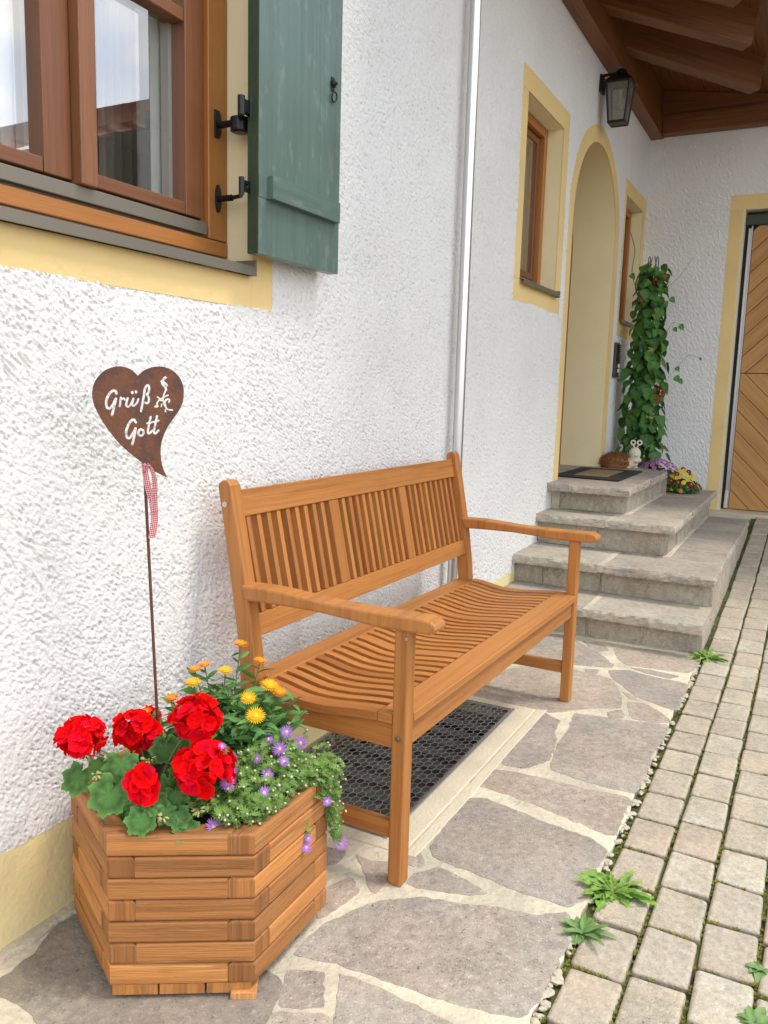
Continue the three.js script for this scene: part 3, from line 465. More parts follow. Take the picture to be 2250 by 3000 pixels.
// ---------------------------------------------------------------- the garage wing and its door
const garage = thing('garage', 'white garage wing with a yellow surround and a brown chevron-boarded door', 'garage');
{
  const DX = 7.40;
  const g = sheet(steps(-0.005, 0.662, 0.006, 0.006), steps(0.1, 3.5, 0.007, 0.007), scratchHeight, (z, y, h) => [7.3 - 0.001 - h, y, z]);
  const g2 = sheet(steps(0.662, 3.3, 0.010, 0.05), steps(2.803, 3.5, 0.009, 0.009), scratchHeight, (z, y, h) => [7.3 - 0.001 - h, y, z]);
  part('wall', [g, g2, box(7.3, 7.6, 3.5, 4.0, -0.3, 9, 0), box(7.32, 12, -0.1, 4.0, 3.3, 9.2, 0), box(7.62, 12, -0.1, 4.0, 0.0, 3.3, 0), box(7.30, 7.62, 2.81, 3.5, 0.67, 3.3, 0).translate(0.02, 0, 0), box(7.32, 7.62, 0, 3.5, 0, 0.70, 0), box(7.31, 7.62, 0, 3.5, -2.3, -0.01, 0)], M.wallB, garage);
  part('door_surround', [box(7.2955, 7.36, 0.20, 2.6965, 0.660, 0.7565, 0.001), box(7.2955, 7.36, 2.697, 2.805, 0.660, 3.3, 0.001)], M.trim, garage);
  part('door_reveal', [box(7.298, 7.46, 0.20, 2.697, 0.7568, 0.7745, 0), box(7.298, 7.46, 2.69, 2.6968, 0.774, 3.3, 0)], mottled([0.72, 0.66, 0.46], 0.04, 96), garage);
  part('threshold', box(7.18, 7.5, 0.18, 0.288, 0.70, 3.2, 0.006), M.curb, garage);
  const gd = part('garage_door', box(DX + 0.012, DX + 0.05, 0.292, 2.60, 0.80, 3.1, 0), M.dark, garage, 'brown chevron-boarded garage door');
  part('head_rail', box(DX - 0.03, DX + 0.02, 2.584, 2.664, 0.776, 3.1, 0.003), mottled([0.035, 0.05, 0.022], 0.2, 97, 2, 0.5), gd);
  part('side_gap', box(DX - 0.006, DX + 0.011, 0.292, 2.584, 0.776, 0.8, 0), M.seal, gd);
  part('guide_rail', [box(DX - 0.016, DX + 0.01, 0.44, 2.56, 0.801, 0.821, 0.002), box(DX - 0.012, DX + 0.008, 0.292, 2.58, 0.822, 0.832, 0.001)], M.galv, gd);
  part('rail_foot', rod([DX - 0.012, 0.30, 0.808], [DX - 0.012, 0.45, 0.812], 0.014, 10), mottled([0.6, 0.57, 0.48], 0.1, 98), gd);
  // boards: 45 degree stripes clipped to the lower and the upper half
  const clip = (poly, inside, cut) => { const o = []; poly.forEach((p, i) => { const q = poly[(i + 1) % poly.length], a = inside(p), b = inside(q); if (a) o.push(p); if (a !== b) o.push(cut(p, q)); }); return o; };
  const half = (poly, ax, v, keepAbove) => clip(poly, (p) => (keepAbove ? p[ax] >= v : p[ax] <= v), (p, q) => { const t = (v - p[ax]) / (q[ax] - p[ax]); return [lerp(p[0], q[0], t), lerp(p[1], q[1], t)]; });
  const z0 = 0.834, z1 = 2.2, pitch = 0.1655, mid = 1.417;
  for (const up of [0, 1]) for (let k = 0; k < 26; k++) {
    // stripes of the lower half fall to the right: y + (z - z0) = c; the upper half mirrors it about the middle
    const c1 = 1.285 + 0.1655 * 12 - pitch * k - 0.002, c0 = c1 - pitch + 0.004;
    let poly = [[z0 - 1, c0 + 1], [z1 + 1, c0 - (z1 + 1 - z0)], [z1 + 1, c1 - (z1 + 1 - z0)], [z0 - 1, c1 + 1]];
    poly = half(half(half(half(poly, 0, z0, true), 0, z1, false), 1, up ? 2 * mid - 2.583 : 0.294, true), 1, mid - 0.0025, false);
    if (poly.length < 3 || Math.abs(THREE.ShapeUtils.area(poly.map(([x, y]) => ({ x, y })))) < 0.002) continue;
    if (up) poly = poly.map(([z, y]) => [z, 2 * mid - y]);
    const pg = new THREE.ExtrudeGeometry(new THREE.Shape(poly.map(([z, y]) => new THREE.Vector2(z, y))), { depth: 0.012, bevelEnabled: true, bevelThickness: 0.004, bevelSize: 0.004, bevelOffset: -0.004, bevelSegments: 2 }).rotateY(-Math.PI / 2);
    const p = pg.attributes.position, uv = pg.attributes.uv, off = R0(), s2 = up ? 1 : -1;
    for (let i = 0; i < p.count; i++) { const z = p.getZ(i), y = p.getY(i); uv.setXY(i, (z + s2 * y) * 0.7071 + off * 3, (y - s2 * z) * 0.7071 + off); }
    part('board', pg.translate(DX + 0.014, 0, 0), M.door, gd);
  }
  // tiled roof of the wing: eaves along the drive, climbing to a ridge over the garage
  const tiles = [];
  for (let i = 0; i < 26; i++) for (let j = 0; j < 12; j++) {
    const z = 1.6 + i * 0.29, a = j * 0.30, g = new THREE.CylinderGeometry(0.145, 0.15, 0.36, 10, 1, true, 0, Math.PI).rotateY(-Math.PI / 2).rotateZ(-Math.PI / 2);
    g.rotateX(0); tiles.push(g.scale(1, 0.5, 1).rotateZ(0.425).translate(6.02 + a * Math.cos(0.425), 3.60 + a * Math.sin(0.425) + 0.02, z));
  }
  part('roof_tiles', tiles, mottled([0.66, 0.36, 0.24], 0.5, 99, 1, 0.85, 0.002, 8), garage, null, 'stuff');
  part('roof', [box(0, 3.6, -0.06, 0, 1.5, 9.2, 0).rotateZ(0.425).translate(6.0, 3.60, 0), box(0, 4.2, -0.06, 0, 1.5, 9.2, 0).rotateZ(-0.425).translate(9.25, 5.08, 0)], M.beam, garage);
  part('side_wall', box(6.6, 7.31, 0, 3.7, 5.2, 9.1, 0), mottled([0.10, 0.075, 0.05], 0.3, 94), garage);
}

// ---------------------------------------------------------------- the porch roof of dark timber
const porch = thing('porch_roof', 'dark brown timber porch roof over the corner by the front door', 'roof');
{
  part('wall_plate', box(2.6, 7.3, 3.29, 3.444, 0.004, 0.105, 0.004), M.beam, porch);
  part('wall_plate', box(2.6, 7.3, 3.447, 3.66, 0.004, 0.092, 0.004), M.beam, porch);
  part('cross_beam', box(7.19, 7.298, 3.30, 3.444, 0.106, 2.0, 0.004, 'z'), M.beam, porch);
  part('cross_beam', (() => { const g = sideways([[0.094, 3.4465], [2.0, 3.4465], [2.0, 3.452], [1.27, 3.452], [0.094, 3.634]], 7.20, 7.298, 0.002, 'y'); return metric(g, 'z'); })(), M.beam, porch);
  const raf = (a, b, w = 0.10, h = 0.215) => {
    const A = new THREE.Vector3(...a), B = new THREE.Vector3(...b), d = B.clone().sub(A), L = d.length(), g = metric(new RoundedBoxGeometry(L, h, w, 2, 0.006), 'x', [R0() * 2, R0()]).translate(L / 2, h / 2, -w / 2);
    d.normalize(); const side = new THREE.Vector3().crossVectors(d, new THREE.Vector3(0, 1, 0)).normalize(), up = new THREE.Vector3().crossVectors(side, d);
    g.applyMatrix4(new THREE.Matrix4().makeBasis(d, up, side).setPosition(A)); part('rafter', g, M.beam, porch);
  };
    for (const [p, q] of [[[3.92, 3.44, 0.10], [4.42, 3.312, 0.87]], [[4.50, 3.44, 0.10], [5.05, 3.312, 0.87]], [[5.09, 3.44, 0.10], [5.69, 3.315, 0.87]], [[5.73, 3.44, 0.10], [6.48, 3.310, 0.87]]]) raf(p.map((v, i) => v - 0.12 * (q[i] - p[i])), q);
  for (let k = 0; k < 12; k++) { const z0 = -0.02 + k * 0.108; part('soffit_board', box(2.6, 7.6, 0, 0.022, 0, 0.1065, 0.003, 'x').rotateX(0.1538).translate(0, 3.652 - 0.155 * z0, z0), M.beam, porch); }
  part('roof_cover', box(2.6, 7.7, 0.024, 0.08, 0, 1.36, 0.005, 'x').rotateX(0.1538).translate(0, 3.655, -0.02), M.iron, porch);
}

// ---------------------------------------------------------------- the light well under its grating
const grate = thing('light_well_grate', 'galvanised grating with wire mesh over the light well under the bench', 'grating', [1.835, 0, 0.006]);
{
  const W = 1.064, D = 0.499;
  part('frame', [rod([0, -0.002, 0.008], [W, -0.002, 0.008], 0.008, 10), rod([0, -0.002, D - 0.008], [W, -0.002, D - 0.008], 0.0095, 12), rod([0.008, -0.004, 0], [0.008, -0.004, D], 0.007, 10), rod([W - 0.008, -0.004, 0], [W - 0.008, -0.004, D], 0.007, 10)], M.galv, grate);
  const bm = mottled([0.085, 0.095, 0.10], 0.3, 400, 3, 0.6);
  for (let i = 0; i < 11; i++) part('bar', box(0.07 + i * 0.094, 0.122 + i * 0.094, -0.052, -0.046, 0.02, D - 0.02, 0.001), bm, grate);
  part('cross_bar', [box(0.02, W - 0.02, -0.060, -0.053, 0.13, 0.145, 0), box(0.02, W - 0.02, -0.060, -0.053, 0.34, 0.355, 0)], M.galv, grate);
  part('light_well', [box(-0.03, W + 0.03, -0.62, -0.60, -0.01, D + 0.02, 0), box(-0.035, -0.005, -0.62, -0.02, -0.01, D + 0.02, 0), box(W + 0.005, W + 0.035, -0.62, -0.02, -0.01, D + 0.02, 0), box(-0.03, W + 0.03, -0.62, -0.02, -0.04, -0.006, 0), box(-0.03, W + 0.03, -0.62, -0.02, D + 0.004, D + 0.03, 0)], mottled([0.03, 0.032, 0.034], 0.3, 410), grate);
  // stretched honeycomb wire
  const L = [], cx = 0.036, cz = 0.029, wire = (x0, z0, x1, z1) => { if (Math.min(x0, x1) < 0.006 || Math.max(x0, x1) > W - 0.006 || Math.min(z0, z1) < 0.004 || Math.max(z0, z1) > D - 0.004) return; const dx = x1 - x0, dz = z1 - z0, l = Math.hypot(dx, dz); L.push(new THREE.BoxGeometry(l, 0.002, 0.0026).rotateY(-Math.atan2(dz, dx)).translate((x0 + x1) / 2, 0.0035 + 0.001 * Math.sin(x0 * 60), (z0 + z1) / 2)); };
  for (let j = 0; j * cz * 0.75 < D + cz; j++) for (let i = -1; i * cx < W + cx; i++) {
    const x = i * cx + (j % 2 ? cx / 2 : 0), z = j * cz * 0.75;
    wire(x, z, x + cx / 2, z + cz * 0.25); wire(x + cx / 2, z + cz * 0.25, x + cx, z); wire(x + cx / 2, z + cz * 0.25, x + cx / 2, z + cz * 0.75);
  }
  part('wire_mesh', L, M.galv, grate, null, 'stuff');
}

// ---------------------------------------------------------------- the bench
const bench = thing('garden_bench', 'orange-brown slatted wooden garden bench standing against the white wall', 'bench', [1.676, 0, 0], -0.0215);
{
  const rb = rng(71), BT = () => M.benchTones[Math.floor(rb() * 5)], B = M.bench, L = 1.462, T = 0.043;
  const screw = (x, y, z, r = 0.0075, dir = -1) => part('screw', [rod([x, y, z], [x + dir * 0.002, y, z], r, 14), rod([x + dir * 0.002, y, z], [x + dir * 0.003, y, z], r * 0.55, 6)], M.steel, bench);
  for (const near of [1, 0]) {
    const x0 = near ? 0 : L - T, x1 = near ? T : L;
    part('rear_post', sideways([[0.128, 0], [0.176, 0], [0.186, 0.30], [0.188, 0.44], [0.183, 0.50], [0.160, 0.66], [0.127, 0.83], [0.107, 0.925], [0.104, 0.945], [0.094, 0.957], [0.079, 0.958], [0.066, 0.950], [0.0635, 0.937], [0.078, 0.86], [0.104, 0.70], [0.126, 0.56], [0.137, 0.44], [0.136, 0.30]], x0, x1, 0.004, 'y', false), B, bench);
    part('front_leg', box(x0 + 0.001, x1 - 0.001, 0, 0.648, 0.5935, 0.6325, 0.006, 'y', 2), B, bench);
    part('armrest', sideways([[0.146, 0.689], [0.170, 0.6905], [0.22, 0.692], [0.28, 0.690], [0.37, 0.684], [0.45, 0.682], [0.54, 0.6815], [0.62, 0.683], [0.672, 0.684], [0.690, 0.681], [0.701, 0.673], [0.7035, 0.664], [0.699, 0.654], [0.688, 0.649], [0.64, 0.6465], [0.54, 0.6455], [0.45, 0.651], [0.37, 0.655], [0.26, 0.654], [0.20, 0.652], [0.158, 0.650]], x0 - 0.009, x1 + 0.009, 0.006, 'x', false), B, bench);
    part('side_rail', box(x0 + 0.010, x1 - 0.008, 0.346, 0.409, 0.18, 0.5935, 0.003, 'z'), B, bench);
    part('stretcher', box(x0 + 0.011, x1 - 0.010, 0.1125, 0.158, 0.165, 0.5935, 0.004, 'z'), B, bench);
    if (near) { screw(0, 0.895, 0.087); screw(0, 0.379, 0.613, 0.0075); screw(0, 0.628, 0.627, 0.004); } else screw(L, 0.895, 0.087, 0.0075, 1);
  }
  // curved seat: side view of a slat, dipping behind the middle
  const topY = (z) => 0.4165 + 0.020 * smooth(0.345, 0.20, z) * 1.0 + 0.018 * smooth(0.36, 0.57, z);
  const slat = (x0, x1, z0, z1, th = 0.02) => { const a = [], b = []; for (let i = 0; i <= 12; i++) { const z = lerp(z0, z1, i / 12); a.push([z, topY(z)]); b.push([z, topY(z) - th]); } return metric(sideways([...a, ...b.reverse()], x0, x1, 0.0015), 'z', [R0() * 3, R0() * 3]); };
  const g0 = 0.060, S = (L - 2 * g0) / 3, wide = [[0.001, g0 - 0.011], [g0 + S - 0.023, g0 + S + 0.023], [g0 + 2 * S - 0.023, g0 + 2 * S + 0.023], [L - g0 + 0.011, L - 0.001]];
  wide.forEach(([a, b], i) => part('seat_slat', slat(a, b, i % 3 ? 0.21 : 0.197, 0.553, 0.023), BT(), bench));
  for (let s = 0; s < 3; s++) {
    const a = s === 0 ? g0 - 0.011 : g0 + s * S + 0.023, b = s === 2 ? L - g0 + 0.011 : g0 + (s + 1) * S - 0.023, n = 9, gap = 0.0195, w = (b - a - gap * (n + 1)) / n;
    for (let i = 0; i < n; i++) { const x = a + gap + i * (w + gap); part('seat_slat', slat(x, x + w, 0.205, 0.553, 0.02), BT(), bench); }
  }
  part('seat_rear_rail', [box(T + 0.0006, L - T - 0.0006, 0.413, 0.4375, 0.138, 0.2085, 0.003, 'x')], B, bench);
  part('seat_front_rail', [box(T + 0.001, L - T - 0.001, 0.4105, 0.4355, 0.5535, 0.634, 0.005, 'x', 2), box(0.001, T + 0.0006, 0.4105, 0.4345, 0.5535, 0.5932, 0.003, 'z'), box(L - T - 0.0006, L - 0.001, 0.4105, 0.4345, 0.5535, 0.5932, 0.003, 'z')], B, bench);
  part('front_rail', box(T, L - T, 0.346, 0.4085, 0.600, 0.6205, 0.003, 'x'), B, bench);
  part('rear_rail', box(T, L - T, 0.35, 0.4115, 0.148, 0.17, 0.003, 'x'), B, bench);
  part('seat_bearer', [box(T, L - T, 0.372, 0.3955, 0.33, 0.355, 0.002, 'x')], B, bench);
  // backrest, leaning back: built upright, then turned about its foot
  const back = new THREE.Matrix4().makeTranslation(0, 0.545, 0.1585).multiply(new THREE.Matrix4().makeRotationX(-0.2105));
  const up = (g) => g.applyMatrix4(back);
  part('back_rail', up(box(T, L - T, -0.002, 0.056, -0.018, 0.012, 0.003, 'x')), B, bench);
  part('top_rail', up(box(T, L - T, 0.317, 0.390, -0.018, 0.0125, 0.004, 'x', 2)), B, bench);
  const G = T + 0.001, H = (L - 2 * G) / 3;
  for (const k of [1, 2]) part('back_slat', up(box(G + k * H - 0.026, G + k * H + 0.026, 0.0563, 0.3168, -0.017, 0.0095, 0.002, 'y')), BT(), bench);
  for (let s = 0; s < 3; s++) {
    const a = G + s * H + (s ? 0.026 : 0), b = G + (s + 1) * H - (s < 2 ? 0.026 : 0), n = 9, w = 0.0178, gap = (b - a - n * w) / (n + 1);
    for (let i = 0; i < n; i++) { const x = a + gap + i * (w + gap); part('back_slat', up(box(x, x + w, 0.0563, 0.3168, -0.017, 0.008, 0.002, 'y')), BT(), bench); }
  }
}

// ---------------------------------------------------------------- the pipe, the lamp, the bell plate, the mat
{
  const t = thing('downpipe', 'thin shiny metal pipe running down the white wall behind the bench', 'pipe', [3.312, 0, 0.052]);
  part('tube', rod([0, -0.05, 0], [0, 4.2, 0], 0.0225, 32), M.chrome, t);
  for (const y of [0.8, 3.0]) part('clip', [rod([0, y - 0.01, 0], [0, y + 0.01, 0], 0.0242, 28), box(-0.006, 0.006, y - 0.006, y + 0.006, -0.054, -0.02, 0.001)], M.galv, t);
}
{
  const t = thing('wall_lantern', 'black glazed wall lantern hanging above the door arch', 'lantern', [5.575, 2.925, 0]), F = M.black, y1 = 0.235;
  const zc = 0.125, bw = 0.050, tw = 0.072, P = (sx, sz, y) => { const w = lerp(bw, tw, y / y1); return [sx * w, y, zc + sz * w]; };
  part('body', [...[[-1, -1], [1, -1], [1, 1], [-1, 1]].map(([a, b]) => rod(P(a, b, 0), P(a, b, y1), 0.0075, 6)), ...[0, y1].flatMap((y) => [[-1, -1, 1, -1], [1, -1, 1, 1], [1, 1, -1, 1], [-1, 1, -1, -1]].map(([a, b, c, d]) => rod(P(a, b, y), P(c, d, y), 0.009, 6))), box(-bw, bw, -0.004, 0.006, zc - bw, zc + bw, 0.002)], F, t);
  for (const [a, b, c, d] of [[-1, -1, 1, -1], [1, -1, 1, 1], [1, 1, -1, 1], [-1, 1, -1, -1]]) {
    const g = new THREE.BufferGeometry(), A = P(a, b, 0.006), B2 = P(c, d, 0.006), C2 = P(c, d, y1), D2 = P(a, b, y1); g.setAttribute('position', new THREE.BufferAttribute(new Float32Array([...A, ...B2, ...C2, ...A, ...C2, ...D2]), 3)); g.computeVertexNormals();
    part('pane', g, new THREE.MeshPhysicalMaterial({ color: new THREE.Color(0.55, 0.54, 0.48), transmission: 0.8, thickness: 0, roughness: 0.2, ior: 1.5 }), t);
  }
  part('roof', [new THREE.CylinderGeometry(0.05, 0.132, 0.05, 4, 1).rotateY(Math.PI / 4).translate(0, y1 + 0.027, zc).toNonIndexed(), rod([0, y1 + 0.05, zc], [0, y1 + 0.085, zc], 0.045, 4, 0.03), box(-0.05, 0.05, y1 - 0.04, y1 + 0.06, 0.002, 0.02, 0.003), rod([0, y1 + 0.065, 0.015], [0, y1 + 0.065, zc], 0.010, 8)], F, t);
  part('bulb', [new THREE.SphereGeometry(0.028, 16, 12).translate(0, 0.10, zc), rod([0, 0.115, zc], [0, 0.2, zc], 0.014, 12)], std({ color: new THREE.Color(0.7, 0.7, 0.66), roughness: 0.3 }), t);
}
{
  const t = thing('bell_plate', 'dark slatted bell and intercom plate on the wall beside the arch', 'intercom', [6.50, 1.345, 0.006]);
  part('plate', box(-0.062, 0.062, 0, 0.262, 0, 0.022, 0.004), std({ color: new THREE.Color(0.045, 0.035, 0.03), roughness: 0.5 }), t);
  for (let i = 0; i < 10; i++) part('slat', box(-0.055, 0.055, 0.110 + i * 0.0145, 0.117 + i * 0.0145, 0.022, 0.033, 0.001), M.seal, t);
  for (const y of [0.052, 0.090]) part('button', box(0.012, 0.055, y - 0.013, y + 0.013, 0.022, 0.029, 0.002), std({ color: new THREE.Color(0.8, 0.8, 0.76), roughness: 0.5 }), t);
  part('button', rod([0.0, 0.022, 0.02], [0, 0.022, 0.028], 0.012, 14), M.black, t);
}
{
  const t = thing('doormat', 'black-edged doormat with a straw-coloured centre on the landing', 'doormat', [5.66, 0.668, 0.155]);
  part('rim', upward([[-0.37, -0.235], [0.37, -0.235], [0.37, 0.20], [-0.42, 0.20]].map(([x, z]) => [x, z]), 0, 0.011, 0.003, 'x', [[[-0.27, -0.135], [0.27, -0.135], [0.27, 0.10], [-0.28, 0.10]]]), std({ color: new THREE.Color(0.022, 0.022, 0.024), roughness: 0.85 }), t);
  part('coir', upward([[-0.28, -0.145], [0.28, -0.145], [0.28, 0.11], [-0.29, 0.11]], 0.001, 0.010, 0.002), mottled([0.40, 0.27, 0.13], 0.4, 420, 6, 1, 0.006, 30), t);
}
// two small garden figures by the door
{
  const t = thing('hedgehog_figure', 'brown curled hedgehog figure on the landing beside the arch', 'figurine', [6.30, 0.667, 0.105], -1.15), r = rng(61);
  const body = new THREE.SphereGeometry(0.088, 26, 18), p = body.attributes.position;
  for (let i = 0; i < p.count; i++) { let x = p.getX(i), y = p.getY(i), z = p.getZ(i); y = Math.max(y, -0.035); p.setXYZ(i, x * 1.22, y * 0.86 + 0.032, z * 0.95); } body.computeVertexNormals();
  const fur = [body.toNonIndexed()], q = new THREE.Quaternion();
  for (let i = 0; i < 900; i++) { const a = r() * 6.283, h = r() * 1.1 - 0.1, w = Math.sqrt(Math.max(0, 1 - h * h)), d = new THREE.Vector3(w * Math.cos(a), h, w * Math.sin(a)); if (d.x > 0.75 && h < 0.5) continue; const c = new THREE.ConeGeometry(0.0022, 0.026, 4, 1, true).translate(0, 0.01, 0); d.x -= 0.35; d.normalize(); c.applyQuaternion(q.setFromUnitVectors(new THREE.Vector3(0, 1, 0), d)); fur.push(c.translate(0.107 * w * Math.cos(a), 0.076 * h + 0.032, 0.083 * w * Math.sin(a)).toNonIndexed()); }
  part('coat', fur, mottled([0.24, 0.105, 0.03], 0.35, 430, 8, 0.8), t);
  const cream = mottled([0.62, 0.48, 0.33], 0.1, 431, 4, 0.7);
  part('head', [new THREE.SphereGeometry(0.04, 18, 14).scale(1.15, 0.9, 0.95).translate(0.10, 0.030, 0), new THREE.ConeGeometry(0.02, 0.04, 14).rotateZ(-1.75).translate(0.150, 0.022, 0)], cream, t);
  part('ear', [new THREE.SphereGeometry(0.013, 10, 8).scale(0.5, 1, 1).translate(0.088, 0.066, 0.026), new THREE.SphereGeometry(0.013, 10, 8).scale(0.5, 1, 1).translate(0.088, 0.066, -0.026)], cream, t);
  part('nose', [new THREE.SphereGeometry(0.007, 10, 8).translate(0.170, 0.020, 0), new THREE.SphereGeometry(0.004, 8, 6).translate(0.133, 0.042, 0.020), new THREE.SphereGeometry(0.004, 8, 6).translate(0.133, 0.042, -0.020)], M.black, t);
  part('paw', [-1, 1].map((s) => new THREE.SphereGeometry(0.018, 12, 8).scale(1.3, 0.6, 0.8).translate(0.088, 0.008, s * 0.040)), cream, t);
}
{
  const t = thing('snail_figure', 'cream figure with two ring-shaped eyes beside the hedgehog', 'figurine', [6.40, 0.667, 0.225], 3.6), c = mottled([0.74, 0.68, 0.54], 0.08, 440, 4, 0.6);
  part('body', [new THREE.SphereGeometry(0.050, 22, 18).scale(0.9, 1.05, 0.9).translate(0, 0.105, 0), new THREE.SphereGeometry(0.045, 18, 12).scale(1.3, 0.55, 1.1).translate(0.01, 0.06, 0), rod([0.0, 0, 0], [0, 0.07, 0], 0.03, 14)], c, t);
  for (const s of [-1, 1]) part('eye', [rod([0.012, 0.15, s * 0.008], [0.018, 0.178, s * 0.021], 0.006, 8), new THREE.TorusGeometry(0.0155, 0.0065, 10, 22).rotateY(Math.PI / 2).translate(0.022, 0.192, s * 0.024)], c, t);
  for (const s of [-1, 1]) part('pupil', new THREE.SphereGeometry(0.0085, 10, 8).translate(0.022, 0.192, s * 0.024), M.dark, t);
  part('mouth', new THREE.TorusGeometry(0.014, 0.0022, 6, 14, 2.4).rotateZ(-2.75).rotateY(Math.PI / 2).translate(0.046, 0.103, 0), std({ color: new THREE.Color(0.3, 0.2, 0.12), roughness: 0.8 }), t);
}

// ---------------------------------------------------------------- the hexagonal planter
const PC = [1.328, 0, 0.302];                                          // middle of the hexagon
{
  const t = thing('planter_box', 'hexagonal wooden planter of stacked interlocking beams full of flowers', 'planter', PC, 0), S = 0.281, T = 0.045, a0 = Math.atan2(0.24, 0.147);
  const V = [[1.047, 0.303]], d = []; for (let i = 0, a = a0; i < 6; i++, a -= Math.PI / 3) { d.push([Math.cos(a), Math.sin(a)]); const p = V[V.length - 1]; V.push([p[0] + S * d[i][0], p[1] + S * d[i][1]]); }
  for (const v of V) { v[0] -= PC[0]; v[1] -= PC[2]; }
  const at = (i) => V[(i + 6) % 6], dr = (i) => d[(i + 6) % 6], D = T / Math.sin(Math.PI / 3);
  const inner = (i) => { const c = Math.hypot(...at(i)), k = (c - D) / c; return [at(i)[0] * k, at(i)[1] * k]; };
  const r = rng(41), H = 0.0453, tones = [];
  for (let row = 0; row < 7; row++) for (let i = 0; i < 6; i++) {
    const odd = row % 2 === 0, y1 = 0.347 - row * H, y0 = y1 - H + 0.0018, p = odd
      ? [at(i), [at(i + 1)[0] - D * dr(i)[0], at(i + 1)[1] - D * dr(i)[1]], inner(i + 1), [at(i)[0] - D * dr(i - 1)[0], at(i)[1] - D * dr(i - 1)[1]]]
      : [[at(i)[0] + D * dr(i)[0], at(i)[1] + D * dr(i)[1]], at(i + 1), [at(i + 1)[0] + D * dr(i + 1)[0], at(i + 1)[1] + D * dr(i + 1)[1]], inner(i)];
    const jig = 0.0014 * (r() - 0.5), c = [(p[0][0] + p[2][0]) / 2, (p[0][1] + p[2][1]) / 2], q = p.map(([x, z]) => [c[0] + (x - c[0]) * 0.9955 + dr(i)[1] * jig, c[1] + (z - c[1]) * 0.9955 - dr(i)[0] * jig]);
    let g = new THREE.ExtrudeGeometry(new THREE.Shape(q.map(([x, z]) => new THREE.Vector2(x, -z))), { depth: y1 - y0 - 0.011, bevelEnabled: true, bevelThickness: 0.0055, bevelSize: 0.0055, bevelOffset: -0.0055, bevelSegments: 3 }).translate(0, 0, y0 + 0.0055).rotateX(-Math.PI / 2);
    g = g.index ? g.toNonIndexed() : g;
    const P = g.attributes.position, N = g.attributes.normal, uv = g.attributes.uv, col = new Float32Array(P.count * 3), ou = r() * 3, ov = r() * 3, tone = 0.72 + 0.52 * r(), e = dr(i);
    for (let k = 0; k < P.count; k++) {
      const x = P.getX(k), y = P.getY(k), z = P.getZ(k), al = x * e[0] + z * e[1], ac = -x * e[1] + z * e[0], end = Math.abs(N.getX(k) * e[0] + N.getZ(k) * e[1]);
      const f = end > 0.7 ? [0.78 * tone, 0.74 * tone, 0.72 * tone] : row === 0 && N.getY(k) > 0.7 ? [0.70, 0.68, 0.72] : [tone, tone * (0.97 + 0.06 * tone - 0.05), tone * 0.98]; col.set(f, k * 3);
      if (end > 0.7) uv.setXY(k, y * 0.35 + ou, ac + ov); else if (Math.abs(N.getY(k)) > 0.7) uv.setXY(k, al + ou, ac + ov); else uv.setXY(k, al + ou, y + ov);
    }
    g.setAttribute('color', new THREE.BufferAttribute(col, 3));
    part('beam', g, M.planter, t);
  }
  // floor boards showing below the lowest beam, and two feet
  const n = [-d[0][1], d[0][0]].map((x) => -x), A = at(0);
  const bx = (s0, s1, q0, q1, y0, y1) => { const P = (s, q) => [A[0] + d[0][0] * s + n[0] * q * -1, A[1] + d[0][1] * s + n[1] * q * -1]; return upward([P(s0, q0), P(s1, q0), P(s1, q1), P(s0, q1)], y0, y1, 0.0015); };
  const inw = -(Math.sign(-(A[0] * n[0] + A[1] * n[1]) * -1) || 1);
  for (let k = 0; k < 3; k++) part('floor_board', bx(0.004 + k * 0.0915, 0.0915 * (k + 1), -0.47 * inw, -0.004 * inw, 0.008, 0.0305), M.planter, t);
  part('foot', [bx(0.235, 0.285, -0.06 * inw, 0.006 * inw, 0, 0.0155), bx(0.235, 0.285, -0.42 * inw, -0.36 * inw, 0, 0.012)], std({ map: M.planter.map, color: new THREE.Color(1.35, 1.45, 1.6), roughness: 0.8 }), t);
  part('soil', new THREE.CircleGeometry(0.245, 6).rotateX(-Math.PI / 2).rotateY(-a0 - Math.PI / 3).translate(0, 0.322, 0), M.soil, t);
}

// ---------------------------------------------------------------- leaves and petals
// a blade along +y, facing +z; w(t) half width, curl bends the tip back, cup folds the sides up
function blade(len, w, { curl = 0, cup = 0, n = 6, m = 2, wave = 0, col = null } = {}) {
  const pos = [], c = [], idx = [];
  for (let i = 0; i <= n; i++) for (let j = -m; j <= m; j++) { const t = i / n, s = j / m, x = s * w(t), z = cup * s * s * w(t) - curl * t * t * len + wave * Math.sin(t * 9 + s * 2) * w(t); pos.push(x, t * len, z); c.push(...(col ? col(t, s) : [1, 1, 1])); }
  const K = 2 * m + 1; for (let i = 0; i < n; i++) for (let j = 0; j < K - 1; j++) { const a = i * K + j; idx.push(a, a + 1, a + K, a + 1, a + K + 1, a + K); }
  const g = new THREE.BufferGeometry(); g.setAttribute('position', new THREE.Float32BufferAttribute(pos, 3)); g.setAttribute('color', new THREE.Float32BufferAttribute(c, 3)); g.setAttribute('uv', new THREE.Float32BufferAttribute(new Float32Array(pos.length / 3 * 2), 2)); g.setIndex(idx); g.computeVertexNormals();
  return g.toNonIndexed();
}
